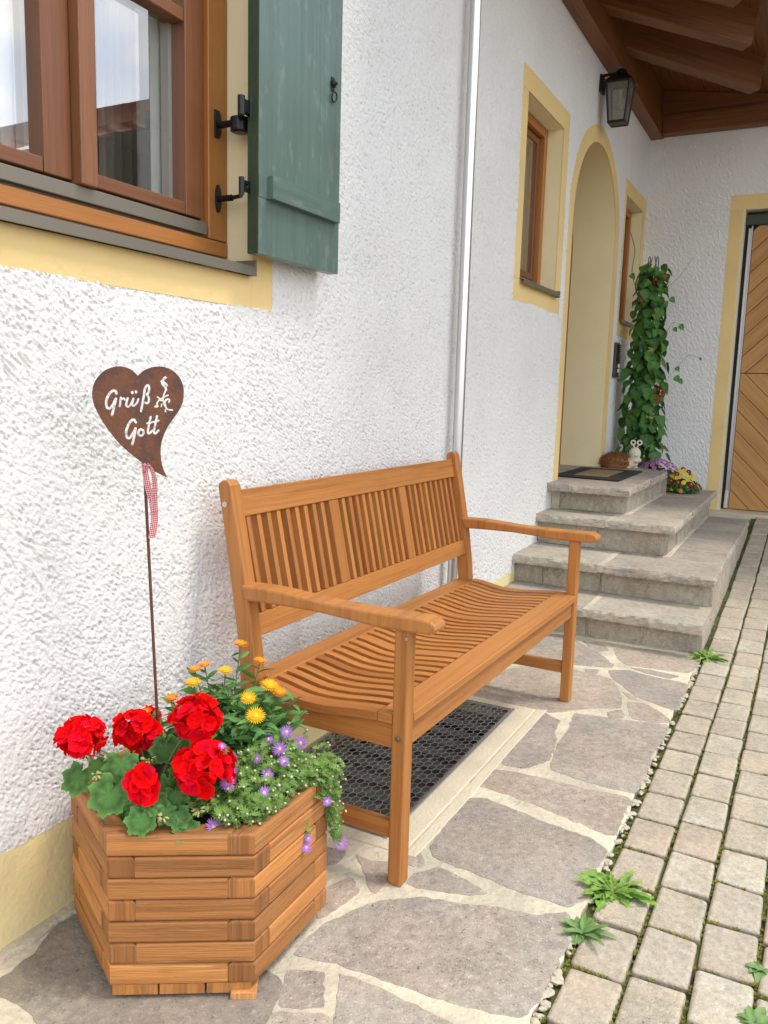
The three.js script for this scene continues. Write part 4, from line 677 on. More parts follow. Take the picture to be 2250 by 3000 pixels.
function disc(R, edge, { cup = 0, ripple = 0, rings = 4, seg = 42, col } = {}) {      // a round leaf facing +z, its stalk at the notch on -y
  const pos = [0, 0, 0], c = [...col(0, 0)], idx = [];
  for (let k = 1; k <= rings; k++) for (let i = 0; i < seg; i++) { const a = (i / seg) * Math.PI * 2 - Math.PI / 2, q = k / rings, e = R * q * lerp(1, edge(a), q * q); pos.push(e * Math.cos(a), e * Math.sin(a), cup * q * q * R + ripple * R * q * q * Math.sin(a * 7 + 1)); c.push(...col(q, a)); }
  for (let i = 0; i < seg; i++) idx.push(0, 1 + i, 1 + (i + 1) % seg);
  for (let k = 0; k < rings - 1; k++) for (let i = 0; i < seg; i++) { const a = 1 + k * seg + i, b = 1 + k * seg + (i + 1) % seg; idx.push(a, a + seg, b, b, a + seg, b + seg); }
  const g = new THREE.BufferGeometry(); g.setAttribute('position', new THREE.Float32BufferAttribute(pos, 3)); g.setAttribute('color', new THREE.Float32BufferAttribute(c, 3)); g.setAttribute('uv', new THREE.Float32BufferAttribute(new Float32Array(pos.length / 3 * 2), 2)); g.setIndex(idx); g.computeVertexNormals();
  return g.toNonIndexed();
}
const vec = (a) => (a.isVector3 ? a.clone() : new THREE.Vector3(...a));
function orient(face, tip) { const z = vec(face).normalize(), y = vec(tip); y.addScaledVector(z, -y.dot(z)).normalize(); const x = new THREE.Vector3().crossVectors(y, z); return new THREE.Quaternion().setFromRotationMatrix(new THREE.Matrix4().makeBasis(x, y, z)); }
const put = (g, p, q, s = 1) => g.clone().applyMatrix4(M4(vec(p).toArray(), q, s));
function place(name, g, mat, parent, p, q, s = 1) { const m = part(name, g, mat, parent); m.position.copy(vec(p)); m.quaternion.copy(q); if (typeof s === 'number') m.scale.setScalar(s); else m.scale.set(...s); return m; }
const oval = (w, k = 1) => (t) => w * Math.pow(Math.sin(Math.PI * Math.pow(clamp(t), k)), 0.75) + 0.0002;
const tint = (c, f) => c.map((x) => x * f);

// ---------------------------------------------------------------- red geranium
{
  const B = [1.19, 0.31, 0.265], t = thing('geranium', 'red geranium with round scalloped leaves at the front of the planter', 'geranium', B), r = rng(51), o = vec(B), loc = (p) => vec(p).sub(o);
  const green = [0.075, 0.185, 0.035];
  const leafs = [0, 1, 2].map((k) => disc(1, (a) => { const n = a + Math.PI / 2, w = Math.abs(((n + Math.PI) % (2 * Math.PI)) - Math.PI); const notch = smooth(0.30, 0.0, Math.min(Math.abs(n), Math.abs(n - 2 * Math.PI))); return (0.90 + 0.10 * Math.cos(7 * n + k) + 0.045 * Math.cos(21 * n + k * 2)) * (1 - 0.75 * notch); }, { cup: [0.16, -0.12, 0.08][k], ripple: 0.07, rings: 5, seg: 63, col: (q, a) => { const z = smooth(0.45, 0.6, q) * smooth(0.82, 0.66, q), vein = 0.18 * Math.pow(Math.abs(Math.cos(3.5 * (a + Math.PI / 2) + k * 0.5)), 10); return tint(green, (1.0 - 0.38 * z + vein + 0.45 * smooth(0.95, 1, q)) * (0.9 + 0.2 * k / 2)); } }));
  const cam = [-0.70, 0.25, 0.66];
  const L = [[1.082,0.420,0.194,0.034],[1.134,0.442,0.256,0.036],[1.084,0.406,0.275,0.041],[1.126,0.391,0.355,0.026],[1.123,0.379,0.383,0.022],[1.094,0.370,0.348,0.032],[1.138,0.370,0.400,0.025],[1.119,0.335,0.394,0.017],[1.140,0.347,0.419,0.027],[1.126,0.368,0.308,0.027],[1.158,0.406,0.160,0.029],[1.182,0.385,0.313,0.031],[1.234,0.441,0.282,0.034],[1.242,0.426,0.229,0.035],[1.266,0.440,0.288,0.030],[1.121,0.347,0.271,0.024],[1.129,0.379,0.281,0.024],[1.166,0.391,0.371,0.026],[1.105,0.353,0.319,0.022], [1.19,0.40,0.22,0.036],[1.22,0.40,0.34,0.034],[1.17,0.375,0.25,0.034],[1.20,0.37,0.39,0.03],[1.27,0.41,0.22,0.034],[1.15,0.355,0.33,0.03],[1.25,0.385,0.30,0.034],[1.19,0.36,0.30,0.036],[1.12,0.345,0.36,0.026],[1.23,0.36,0.25,0.034],[1.145,0.36,0.22,0.034],[1.30,0.41,0.20,0.03],[1.20,0.345,0.35,0.03]];
  const stalks = [];
  L.forEach(([x, y, z, R], i) => {
    const out = [x - 1.22, 0, z - 0.28], f = [cam[0] * 0.7 + out[0] * 2.5 + (r() - 0.5) * 0.5, 0.62 + 0.3 * r(), cam[2] * 0.7 + out[2] * 2.5 + (r() - 0.5) * 0.5], q = orient(f, [out[0] + 0.3 * (r() - 0.5), -0.5, out[2] + 0.3 * (r() - 0.5)]);
    const p = loc([x, y, z]); place('leaf', leafs[i % 3], M.leaf, t, p, q, R * 1.06);
    const root = loc([1.19 + 0.08 * (r() - 0.5), 0.31, 0.27 + 0.1 * (r() - 0.5)]), end = p.clone().add(new THREE.Vector3(0, -0.92 * R * 0.35, 0).applyQuaternion(q)); stalks.push(paint(tube([root, root.clone().lerp(end, 0.5).add(new THREE.Vector3(0, 0.02, 0)), end], 0.0014, 5, 6), [0.16, 0.22, 0.07]));
  });
  const red = [0.82, 0.003, 0.005], petals = [0, 1, 2].map((k) => blade(0.0205, (u) => 0.0105 * Math.pow(Math.sin(Math.PI * Math.pow(clamp(u * 0.86 + 0.03), 1.5)), 0.6), { curl: [-0.12, 0.18, 0.05][k], cup: 0.25, n: 5, m: 2, wave: 0.12, col: (u, s) => { const e = 0.85 + 0.3 * u - 0.15 * s * s; return [red[0] * e * [1, 0.9, 1][k], red[1] * [1, 1, 0.7][k], red[2] * [1, 4.0, 0.5][k] + (u < 0.15 ? 0.02 : 0)]; } }));
  const floret = (list, p, dir, s) => { const spin = r() * 6.28, q0 = facing(dir, spin), ax = new THREE.Vector3(0, 0, 1); for (let k = 0; k < 5; k++) { const q = q0.clone().multiply(new THREE.Quaternion().setFromAxisAngle(ax, k * 1.2566 + 0.2 * (r() - 0.5))).multiply(new THREE.Quaternion().setFromAxisAngle(new THREE.Vector3(1, 0, 0), 0.15 + 0.5 * r())); list.push(put(petals[Math.floor(r() * 3)], p, q, s * (0.92 + 0.25 * r()))); } };
  const head = (x, y, z, R, n, squash = 1) => {
    const list = [], C = loc([x, y, z]);
    for (let i = 0; i < n; i++) { const h = 1 - 1.55 * ((i + 0.5) / n), a = i * 2.39996 + r() * 0.6, w = Math.sqrt(Math.max(0, 1 - h * h)), d = new THREE.Vector3(w * Math.cos(a), h, w * Math.sin(a)), k = R - 0.016 + 0.018 * (r() - 0.55); floret(list, C.clone().add(new THREE.Vector3(d.x * k, d.y * k * squash, d.z * k)), [d.x + 0.8 * (r() - 0.5), d.y + 0.15 + 0.5 * (r() - 0.5), d.z + 0.8 * (r() - 0.5)], 0.85 + 0.3 * r()); }
    part('flower_head', list, M.petal, t);
    const root = loc([1.20, 0.33, 0.27]), end = C.clone().add(new THREE.Vector3(0, -R * 0.15, 0)); stalks.push(paint(tube([root, root.clone().lerp(end, 0.55).add(new THREE.Vector3(0, 0.03, 0)), end], 0.0021, 6, 8), [0.14, 0.19, 0.06]));
    for (let i = 0; i < n * 0.7; i++) { const a = r() * 6.28, h = 0.9 - 1.3 * r(), w = Math.sqrt(Math.max(0, 1 - h * h)); stalks.push(paint(rod(end.toArray(), [C.x + w * Math.cos(a) * R * 0.75, C.y + h * R * 0.75 * squash, C.z + w * Math.sin(a) * R * 0.75], 0.0006, 4), [0.22, 0.16, 0.07])); }
  };
  head(1.114, 0.487, 0.170, 0.051, 30, 0.88); head(1.225, 0.470, 0.208, 0.049, 28, 0.9); head(1.261, 0.511, 0.345, 0.054, 38, 0.95); head(1.209, 0.442, 0.407, 0.062, 48, 0.92); head(1.325, 0.452, 0.150, 0.024, 9);
  // one loose floret group, buds in drooping clusters
  { const list = []; for (const [dx, dy, dz] of [[0, 0, 0], [0.004, 0.017, 0.005], [-0.006, -0.012, 0.004], [0.01, -0.004, 0.012], [-0.008, 0.008, -0.006], [0.004, -0.018, 0.010]]) floret(list, loc([1.116 + dx, 0.429 + dy, 0.327 + dz]), [-0.7 + dx * 20, 0.3 + dy * 10, 0.62 + dz * 10], 1.15); part('flower_head', list, M.petal, t); stalks.push(paint(tube([loc([1.19, 0.33, 0.29]), loc([1.15, 0.40, 0.31]), loc([1.122, 0.427, 0.325])], 0.0015, 5, 6), [0.16, 0.2, 0.06])); }
  for (const [x, y, z, R] of [[1.089,0.437,0.233,0.010],[1.197,0.433,0.269,0.012],[1.190,0.437,0.230,0.009],[1.162,0.382,0.429,0.010],[1.112,0.379,0.385,0.009],[1.118,0.452,0.178,0.011]]) {
    const l = [], C = loc([x, y, z]); for (let i = 0; i < 13; i++) { const a = r() * 6.28, h = 0.3 - 1.2 * r(), w = Math.sqrt(Math.max(0, 1 - h * h)), d = new THREE.Vector3(w * Math.cos(a), h, w * Math.sin(a)), g = new THREE.SphereGeometry(0.0032, 7, 6).scale(0.75, 1.5, 0.75).toNonIndexed(), redTip = r() < 0.3; paint(g, (k, p) => (p.getY(k) < -0.002 && redTip ? [0.40, 0.10, 0.05] : [0.36, 0.38, 0.14])); l.push(g.applyQuaternion(new THREE.Quaternion().setFromUnitVectors(new THREE.Vector3(0, -1, 0), d)).translate(C.x + d.x * R, C.y + d.y * R, C.z + d.z * R)); }
    part('bud_cluster', l, M.fleck, t); stalks.push(paint(tube([loc([1.19, 0.33, 0.28]), loc([lerp(1.19, x, 0.6), y * 0.97, lerp(0.28, z, 0.6)]), C], 0.0013, 5, 6), [0.2, 0.24, 0.08]));
  }
  part('stems', stalks, M.fleck, t);
}

// ---------------------------------------------------------------- yellow strawflowers
{
  const B = [1.43, 0.31, 0.29], t = thing('strawflower', 'bushy plant with yellow and orange papery flowers behind the red geranium', 'strawflower', B), r = rng(52), o = vec(B), loc = (p) => vec(p).sub(o);
  const F = [[1.524,0.586,0.253,0.020,1],[1.538,0.549,0.300,0.018,1],[1.455,0.546,0.202,0.016,1],[1.425,0.543,0.198,0.016,1],[1.454,0.543,0.263,0.018,0],[1.377,0.533,0.234,0.018,0],[1.369,0.487,0.178,0.018,2],[1.471,0.523,0.377,0.022,0],[1.469,0.515,0.404,0.018,1],[1.408,0.514,0.364,0.018,0],[1.370,0.496,0.412,0.021,0],[1.30,0.476,0.165,0.013,2]];
  const stems = [], lv = [0, 1, 2, 3].map((k) => blade(0.056, oval(0.0078, 0.8), { curl: [0.25, 0.5, -0.1, 0.35][k], cup: 0.3, n: 6, m: 1, col: (u, s) => tint([0.10, 0.225, 0.055], (0.85 + 0.5 * (1 - Math.abs(s)) * 0.3 + 0.15 * k) * (0.9 + 0.3 * u)) }));
  const leaf = (p, dir, s) => { const side = new THREE.Vector3(r() - 0.5, r() * 0.6, r() - 0.5); const f = new THREE.Vector3().crossVectors(vec(dir), side).cross(vec(dir)).normalize().add(new THREE.Vector3(0, 0.5, 0)); if (spare) fill.push(put(lv[Math.floor(r() * 4)], p, orient(f, dir), s)); else place('leaf', lv[Math.floor(r() * 4)], M.leaf, t, p, orient(f, dir), s); };
  const fill = []; let spare = false;
  const grow = (top, root, nl, s0 = 1) => {
    const a = loc(root), b = loc(top), mid = a.clone().lerp(b, 0.55).add(new THREE.Vector3(0.012 * (r() - 0.5), 0.012, 0.012 * (r() - 0.5))), c = new THREE.CatmullRomCurve3([a, mid, b]);
    stems.push(paint(tube([a, mid, b], 0.0016, 5, 6), [0.11, 0.17, 0.06]));
    for (let i = 0; i < nl; i++) { const u = 0.42 + 0.56 * (i / nl) + 0.02 * r(), p = c.getPoint(u), an = i * 2.4 + r(), d = new THREE.Vector3(Math.cos(an), 0.25 + 0.7 * u * r(), Math.sin(an)); leaf(p, d, (1.05 - 0.35 * u) * s0 * (0.75 + 0.5 * r())); }
  };
  const pc = [[0.80, 0.50, 0.022], [0.74, 0.30, 0.016], [0.72, 0.22, 0.010]];
  for (let [x, y, z, R, k] of F) {
    R *= 1.15; const list = [], C = loc([x, y, z]), out = new THREE.Vector3((x - 1.42) * 2 - 0.25, 1.15, (z - 0.30) * 2 + 0.25).normalize();
    const up = k === 0 && y < 0.52 ? new THREE.Vector3(-0.45, 0.8, 0.42).normalize() : out, q0 = facing(up.toArray(), r() * 6);
    for (const [n, len, tilt, sh] of [[26, 1.0, 0.16, k === 0 ? 0 : 0.5], [22, 0.80, 0.42, 0], [16, 0.55, 0.75, 0]]) {
      const g = blade(R * len, (u) => R * 0.085 * Math.pow(1 - u, 0.55) * (0.6 + u), { curl: -0.05, cup: 0.3, n: 3, m: 1, col: (u) => tint(sh && k ? pc[k].map((v, i) => lerp(v, [0.62, 0.13, 0.02][i], 0.55 * u)) : pc[k].map((v, i) => lerp(v, [0.82, 0.56, 0.04][i], k ? 0.35 : 0.1)), 0.85 + 0.3 * u) });
      for (let i = 0; i < n; i++) { const q = q0.clone().multiply(new THREE.Quaternion().setFromAxisAngle(new THREE.Vector3(0, 0, 1), (i + 0.3 * r()) * 6.2832 / n)).multiply(new THREE.Quaternion().setFromAxisAngle(new THREE.Vector3(1, 0, 0), tilt + 0.12 * (r() - 0.5))); list.push(put(g, C, q)); }
    }
    const f = part('flower', list, M.petal, t);
    part('flower_centre', paint(new THREE.SphereGeometry(R * 0.42, 14, 8).scale(1, 1, 0.4).translate(0, 0, R * 0.14).toNonIndexed(), k ? [0.70, 0.27, 0.015] : [0.74, 0.42, 0.012]).applyQuaternion(q0).translate(C.x, C.y, C.z), M.fleck, f);
    grow([x, y - 0.004, z], [1.43 + 0.25 * (x - 1.43), 0.31, 0.28 + 0.3 * (z - 0.28)], 10, 0.95);
  }
  for (let i = 0; i < 19; i++) { const a = r() * 6.28, d = Math.sqrt(r()), x = 1.43 + 0.125 * d * Math.cos(a), z = 0.29 + 0.125 * d * Math.sin(a), h = 0.40 + 0.10 * (1 - 0.5 * d) * (0.6 + 0.6 * r()); grow([x, h, z], [1.43 + 0.3 * (x - 1.43), 0.31, 0.29 + 0.3 * (z - 0.29)], 8, 1.05); }
  spare = true; for (let i = 0; i < 64; i++) { const a = r() * 6.28, d = Math.sqrt(r()), x = 1.435 + 0.13 * d * Math.cos(a), z = 0.30 + 0.135 * d * Math.sin(a), h = 0.425 + 0.105 * (1 - 0.45 * d) * r() + 0.03 * (x - 1.4) * 3; grow([x, h, z], [1.43 + 0.4 * (x - 1.43), 0.31, 0.29 + 0.4 * (z - 0.29)], 10, 1.05); } part('foliage', fill, M.leaf, t, null, 'stuff'); spare = false;
  grow([1.50, 0.475, 0.455], [1.44, 0.33, 0.36], 8, 1.3); grow([1.52, 0.49, 0.42], [1.45, 0.33, 0.35], 8, 1.2); grow([1.345, 0.47, 0.20], [1.40, 0.33, 0.25], 7, 0.9); grow([1.30, 0.475, 0.175], [1.36, 0.33, 0.23], 6, 0.8);
  part('stems', stems, M.fleck, t);
}

// ---------------------------------------------------------------- lilac daisies, trailing
{
  const B = [1.36, 0.31, 0.42], t = thing('trailing_daisy', 'airy trailing plant with small lilac daisies spilling over the planter edge', 'daisy', B), r = rng(53), o = vec(B), loc = (p) => vec(p).sub(o);
  const P = [[1.453,0.438,0.432,0.0125],[1.473,0.409,0.456,0.0145],[1.418,0.413,0.438,0.0145],[1.419,0.428,0.407,0.011],[1.336,0.394,0.464,0.013],[1.300,0.376,0.483,0.012],[1.237,0.412,0.440,0.013],[1.196,0.340,0.438,0.0145],[1.221,0.346,0.446,0.0125],[1.196,0.327,0.448,0.008],[1.273,0.421,0.421,0.011],[1.503,0.353,0.491,0.012],[1.444,0.308,0.545,0.009],[1.506,0.175,0.552,0.0135],[1.373,0.230,0.545,0.010],[1.379,0.249,0.545,0.008],[1.246,0.481,0.419,0.007],[1.338,0.423,0.436,0.009],[1.375,0.412,0.479,0.010],[1.30,0.43,0.40,0.010]];
  const wires = [], foliage = [], buds = [], sprig = [0, 1].map((k) => { const l = []; for (let i = 0; i < 5; i++) { const a = (i - 2) * 0.62; l.push(blade(0.010 * (1 - 0.12 * Math.abs(i - 2)), oval(0.0013, 0.7), { curl: 0.2 * (k ? -1 : 1), n: 2, m: 1, col: () => tint([0.17, 0.29, 0.06], 0.85 + 0.35 * k) }).applyQuaternion(new THREE.Quaternion().setFromAxisAngle(new THREE.Vector3(0, 0, 1), a))); } return merge(l); });
  const line = (a, b, sag, dense = 0.010, leafFrom = 0.12) => {
    const A = loc(a), Bv = loc(b), m1 = A.clone().lerp(Bv, 0.4).add(new THREE.Vector3(0.02 * (r() - 0.5), sag, 0.02 * (r() - 0.5))), m2 = A.clone().lerp(Bv, 0.75).add(new THREE.Vector3(0.016 * (r() - 0.5), sag * 0.7, 0.016 * (r() - 0.5))), c = new THREE.CatmullRomCurve3([A, m1, m2, Bv]), L = c.getLength();
    wires.push(paint(tube([A, m1, m2, Bv], 0.00075, 4, 9), [0.20, 0.24, 0.085]));
    for (let s = L * leafFrom; s < L; s += dense * (0.6 + 0.8 * r())) { const p = c.getPoint(s / L), d = new THREE.Vector3(r() - 0.5, 0.15 + 0.5 * r(), r() - 0.5); foliage.push(put(sprig[r() < 0.5 ? 0 : 1], p, orient([r() - 0.5 - 0.3, 0.4 + r(), r() - 0.2], d), 0.8 + 0.7 * r())); }
    return c;
  };
  for (let [x, y, z, R] of P) {
    R *= 1.22; if (y > 0.3) { x -= 0.020; z += 0.018; y += 0.008; }
    const C = loc([x, y, z]), list = [], up = new THREE.Vector3(-0.55 + 0.8 * (r() - 0.5), 0.55, 0.5 + 0.8 * (r() - 0.5)).normalize(), q0 = facing(up.toArray(), r()), n = 19;
    const g = blade(R, (u) => R * 0.095 * Math.pow(Math.sin(Math.PI * clamp(0.12 + u * 0.8)), 0.7), { cup: 0.2, curl: 0.12, n: 3, m: 1, col: (u) => [lerp(0.56, 0.40, u), lerp(0.27, 0.17, u), lerp(0.72, 0.62, u)] });
    for (let i = 0; i < n; i++) list.push(put(g, C, q0.clone().multiply(new THREE.Quaternion().setFromAxisAngle(new THREE.Vector3(0, 0, 1), (i + 0.4 * r()) * 6.2832 / n)).multiply(new THREE.Quaternion().setFromAxisAngle(new THREE.Vector3(1, 0, 0), 0.1 + 0.25 * r()))));
    const f = part('flower', list, M.petal, t);
    part('flower_centre', paint(new THREE.SphereGeometry(R * 0.27, 10, 7).scale(1, 1, 0.5).toNonIndexed(), [0.62, 0.50, 0.22]).applyQuaternion(q0).translate(C.x, C.y, C.z), M.fleck, f);
    const edge = y < 0.30; if (edge) line([1.44, 0.37, 0.50], [x, y, z], 0.02, 0.012, 0.5); else line([1.35 + 0.4 * (x - 1.35), 0.32, 0.42 + 0.4 * (z - 0.42)], [x, y, z], 0.015, 0.014);
  }
  const bud = (p, s = 1) => buds.push(paint(new THREE.SphereGeometry(0.0026 * s, 6, 5).scale(1, 1.15, 1).toNonIndexed(), (k, q) => (q.getY(k) > 0.0003 ? [0.62, 0.56, 0.40] : [0.30, 0.36, 0.14])).translate(p.x, p.y, p.z));
  for (let i = 0; i < 520; i++) {
    const u = r(), a = r() * 6.2832, d = Math.sqrt(r()), cx = lerp(1.215, 1.46, u), cz = lerp(0.43, 0.45, u), x = cx + 0.065 * d * Math.cos(a), z = cz + 0.085 * d * Math.sin(a), y = 0.345 + (0.080 + 0.035 * Math.sin(u * 3)) * (1 - 0.6 * d * d) * (0.25 + 0.75 * r());
    const c = line([lerp(cx, 1.36, 0.3), 0.31, lerp(cz, 0.42, 0.3)], [x, y, z], 0.012 + 0.012 * r(), 0.0085); if (r() < 0.34) bud(c.getPoint(1), 0.8 + 0.6 * r());
  }
  for (let i = 0; i < 150; i++) { const u = r(), x = lerp(1.175, 1.45, u), z = lerp(0.475, 0.525, smooth(0, 0.2, u)) + 0.022 * (r() - 0.6); const c = line([lerp(x, 1.34, 0.3), 0.325, 0.42], [x, 0.348 + 0.03 * r(), z], 0.022, 0.009, 0.2); if (r() < 0.3) bud(c.getPoint(1)); }
  for (let i = 0; i < 70; i++) {                                        // over the right-hand corner
    const e = r(), ex = lerp(1.41, 1.505, Math.sqrt(e)), x = ex + 0.03 * (r() - 0.3), z = 0.547 + 0.022 * r() - 0.02 * smooth(1.47, 1.52, x), y = lerp(0.36, ex > 1.46 ? 0.19 : 0.29, Math.pow(r(), 1.3));
    const c = line([ex - 0.03, 0.345, 0.495], [x, y, z], 0.02 + 0.02 * r(), 0.010, 0.2); if (r() < 0.4) bud(c.getPoint(1));
  }
  for (const e of [[1.60, 0.315, 0.50], [1.585, 0.36, 0.47], [1.56, 0.30, 0.53], [1.53, 0.24, 0.55], [1.53, 0.41, 0.44]]) { const c = line([1.46, 0.355, 0.48], e, 0.02, 0.016, 0.4); bud(c.getPoint(1), 1.2); bud(c.getPoint(0.9).add(new THREE.Vector3(0.004, 0.004, 0)), 1); }
  part('foliage', foliage, M.leaf, t, null, 'stuff'); part('buds', buds, M.fleck, t, null, 'stuff'); part('stems', wires, M.fleck, t, null, 'stuff');
}

// ---------------------------------------------------------------- the rusty heart on its rod
{
  const t = thing('heart_sign', 'rusty metal heart sign on a rod with cut-out greeting and checked ribbon', 'garden sign', [1.302, 0.30, 0.204]), O = new THREE.Vector3(1.268, 1.035, 0.2).sub(t.position), rt = new THREE.Vector3(0.695, 0, 0.719), nz = new THREE.Vector3(-0.719, 0, 0.695);
  const rust = (() => { const a = tiledFbm(5, 5, 5, 450), b = tiledFbm(60, 60, 3, 455); return std({ map: scaled(tex(512, 512, (u, v) => { const k = 0.75 + 0.5 * b(u, v), g = smooth(0.35, 0.65, a(u, v)); return [lerp(0.105, 0.170, g) * k, lerp(0.048, 0.066, g) * k, lerp(0.036, 0.032, g) * k]; }, true), 6, 6), bumpMap: scaled(tex(512, 512, (u, v) => b(u, v)), 10, 10), bumpScale: 0.0008, roughness: 0.8 }); })();
  const Hh = [[-8.7,179.8],[1.4,189.5],[14.8,196.5],[29.8,199.5],[46.6,198.2],[63.4,189.9],[75.1,176.4],[81.0,159.3],[81.7,143.6],[79.0,126.1],[71.2,110.2],[59.1,92.5],[46.9,73.1],[38.2,51.9],[34.6,34.3],[34.4,16.7],[36.7,-1.0],[41.7,-17.0],[47.9,-28.6],[39.0,-25.0],[27.1,-18.8],[12.0,-9.9],[-4.7,3.3],[-21.3,17.3],[-37.7,32.0],[-52.3,47.5],[-65.1,64.7],[-77.8,84.2],[-88.7,105.4],[-95.6,123.9],[-97.6,140.8],[-94.8,157.8],[-87.2,173.2],[-74.0,187.0],[-59.2,194.6],[-44.5,197.3],[-29.8,195.3],[-18.4,189.7]];
  const spl = (l) => new THREE.SplineCurve(l.map(([x, y]) => new THREE.Vector2(x / 1000, y / 1000))).getPoints(l.length * 4);
  const outline = [...spl(Hh.slice(0, 19)), ...spl(Hh.slice(18)).slice(1), ...spl([Hh[37], Hh[0]]).slice(1, -1)];
  const ev = new Evaluator(); ev.attributes = ['position', 'normal', 'uv'];
  let plate = new Brush(new THREE.ExtrudeGeometry(new THREE.Shape(outline), { depth: 0.0025, bevelEnabled: false })); plate.updateMatrixWorld();
  const stroke = (pts, w) => {                                          // a round-ended stroke as a closed outline
    const p = pts.length > 2 ? new THREE.SplineCurve(pts.map(([x, y]) => new THREE.Vector2(x / 1000, y / 1000))).getPoints(pts.length * 5) : pts.map(([x, y]) => new THREE.Vector2(x / 1000, y / 1000)), l = [], rr = [], h = w / 2;
    p.forEach((q, i) => { const d = (p[Math.min(i + 1, p.length - 1)].clone().sub(p[Math.max(i - 1, 0)])).normalize(); l.push(new THREE.Vector2(q.x - d.y * h, q.y + d.x * h)); rr.push(new THREE.Vector2(q.x + d.y * h, q.y - d.x * h)); });
    const cap = (c, from) => { const a0 = Math.atan2(from.y - c.y, from.x - c.x); return [1, 2, 3, 4, 5].map((k) => new THREE.Vector2(c.x + h * Math.cos(a0 - (k * Math.PI) / 6), c.y + h * Math.sin(a0 - (k * Math.PI) / 6))); };
    return [...l, ...cap(p[p.length - 1], l[l.length - 1]), ...rr.reverse(), ...cap(p[0], rr[rr.length - 1])];
  };
  const W = 0.0050, S = [[[[-51.1,142.9],[-52.0,147.1],[-56.1,148.3],[-61.8,145.1],[-67.7,136.5],[-71.1,124.5],[-69.6,114.6],[-65.0,112.7],[-59.5,117.6],[-54.9,126.6],[-52.3,132.1]], W], [[[-52.3,132.1],[-55.0,120.6],[-58.0,108.6],[-60.3,99.4]], W], [[[-42.6,134.6],[-43.6,127.0],[-45.2,117.6]], W * 0.85], [[[-44.0,126.6],[-40.6,131.8],[-37.2,133.4],[-34.8,130.6]], W * 0.7], [[[-29.3,134.0],[-32.5,121.1],[-29.2,116.9],[-23.7,121.3],[-18.0,133.4]], W * 0.85], [[[-18.0,133.4],[-20.7,122.2],[-17.9,118.8],[-11.5,125.0],[-8.6,132.4]], W * 0.8], [[[-20.4,146.4],[-20.2,144.8]], W], [[[-13.1,147.8],[-12.9,146.2]], W], [[[-3.7,107.9],[-1.6,119.2],[2.3,139.9],[5.0,155.4],[10.1,161.1],[12.9,156.5],[11.6,147.0],[7.7,141.8]], W * 0.9], [[[7.7,141.8],[11.5,136.7],[11.9,129.0],[8.8,124.6],[4.6,126.2]], W * 0.85],
    [[[-14.3,85.2],[-17.6,90.4],[-22.6,89.1],[-29.4,78.9],[-33.6,65.0],[-32.0,54.7],[-27.3,53.0],[-21.9,60.0],[-16.8,68.7],[-15.0,73.1]], W], [[[-15.0,73.1],[-17.8,56.6],[-20.5,46.1],[-22.2,40.5]], W], [[[0.2,68.4],[-3.0,70.8],[-6.4,70.8],[-9.6,65.3],[-8.6,59.3],[-3.9,58.1],[-0.1,62.0],[0.6,66.0]], W * 0.9], [[[15.1,97.0],[11.0,77.8],[9.1,65.9],[12.1,63.0],[18.4,69.2]], W * 0.85], [[[8.0,83.7],[19.2,86.0]], W * 0.8], [[[27.8,99.0],[23.6,79.7],[21.1,66.6],[24.3,63.2],[30.3,69.4]], W * 0.85], [[[19.9,86.4],[31.0,89.4]], W * 0.8],
    [[[44.3,176.9],[40.9,173.7],[39.2,165.0],[44.5,158.3],[46.4,152.8]], W * 0.9], [[[46.4,152.8],[43.0,145.8],[40.4,137.4],[41.1,127.0],[45.7,116.7],[49.9,112.8],[58.4,111.7]], W * 0.6], [[[38.7,169.3],[43.7,165.1],[47.0,161.8]], W * 1.3], [[[42.1,175.4],[45.5,177.6]], W], [[[25.1,118.0],[28.8,119.0]], W], [[[28.8,119.0],[28.6,125.9],[33.2,132.0],[38.3,130.4]], W * 0.6], [[[29.1,138.0],[34.1,134.7],[40.0,135.7]], W * 0.55], [[[42.6,138.3],[50.2,142.0]], W * 0.6], [[[51.8,128.1],[52.7,132.5],[47.6,133.2],[43.3,127.1],[44.9,120.2]], W * 0.75], [[[37.3,123.5],[36.4,118.2]], W * 0.5], [[[44.8,113.2],[44.8,108.0]], W * 0.6]];
  for (const [pts, w] of S) { const b = new Brush(new THREE.ExtrudeGeometry(new THREE.Shape(stroke(pts, w)), { depth: 0.012, bevelEnabled: false }).translate(0, 0, -0.005)); b.updateMatrixWorld(); plate = ev.evaluate(plate, b, SUBTRACTION); plate.updateMatrixWorld(); }
  const basis = new THREE.Matrix4().makeBasis(rt, new THREE.Vector3(0, 1, 0), nz).setPosition(O);
  const g = plate.geometry.clone().applyMatrix4(basis); part('heart', g, rust, t);
  part('rod', rod([0, 0, 0], O.clone().add(new THREE.Vector3(0, 0.02, 0)).addScaledVector(nz, -0.003).toArray(), 0.0033, 12), rust, t);
  // the ribbon: a knot and hanging ends of red and white check
  const check = tex(128, 128, (u, v) => { const a = (u * 4) % 1 < 0.5, b = (v * 4) % 1 < 0.5; return a && b ? [0.50, 0.015, 0.035] : a || b ? [0.60, 0.20, 0.22] : [0.80, 0.72, 0.70]; }, true), cloth = new THREE.MeshPhysicalMaterial({ map: scaled(check, 1, 1), roughness: 0.95, transmission: 0.15, thickness: 0 });
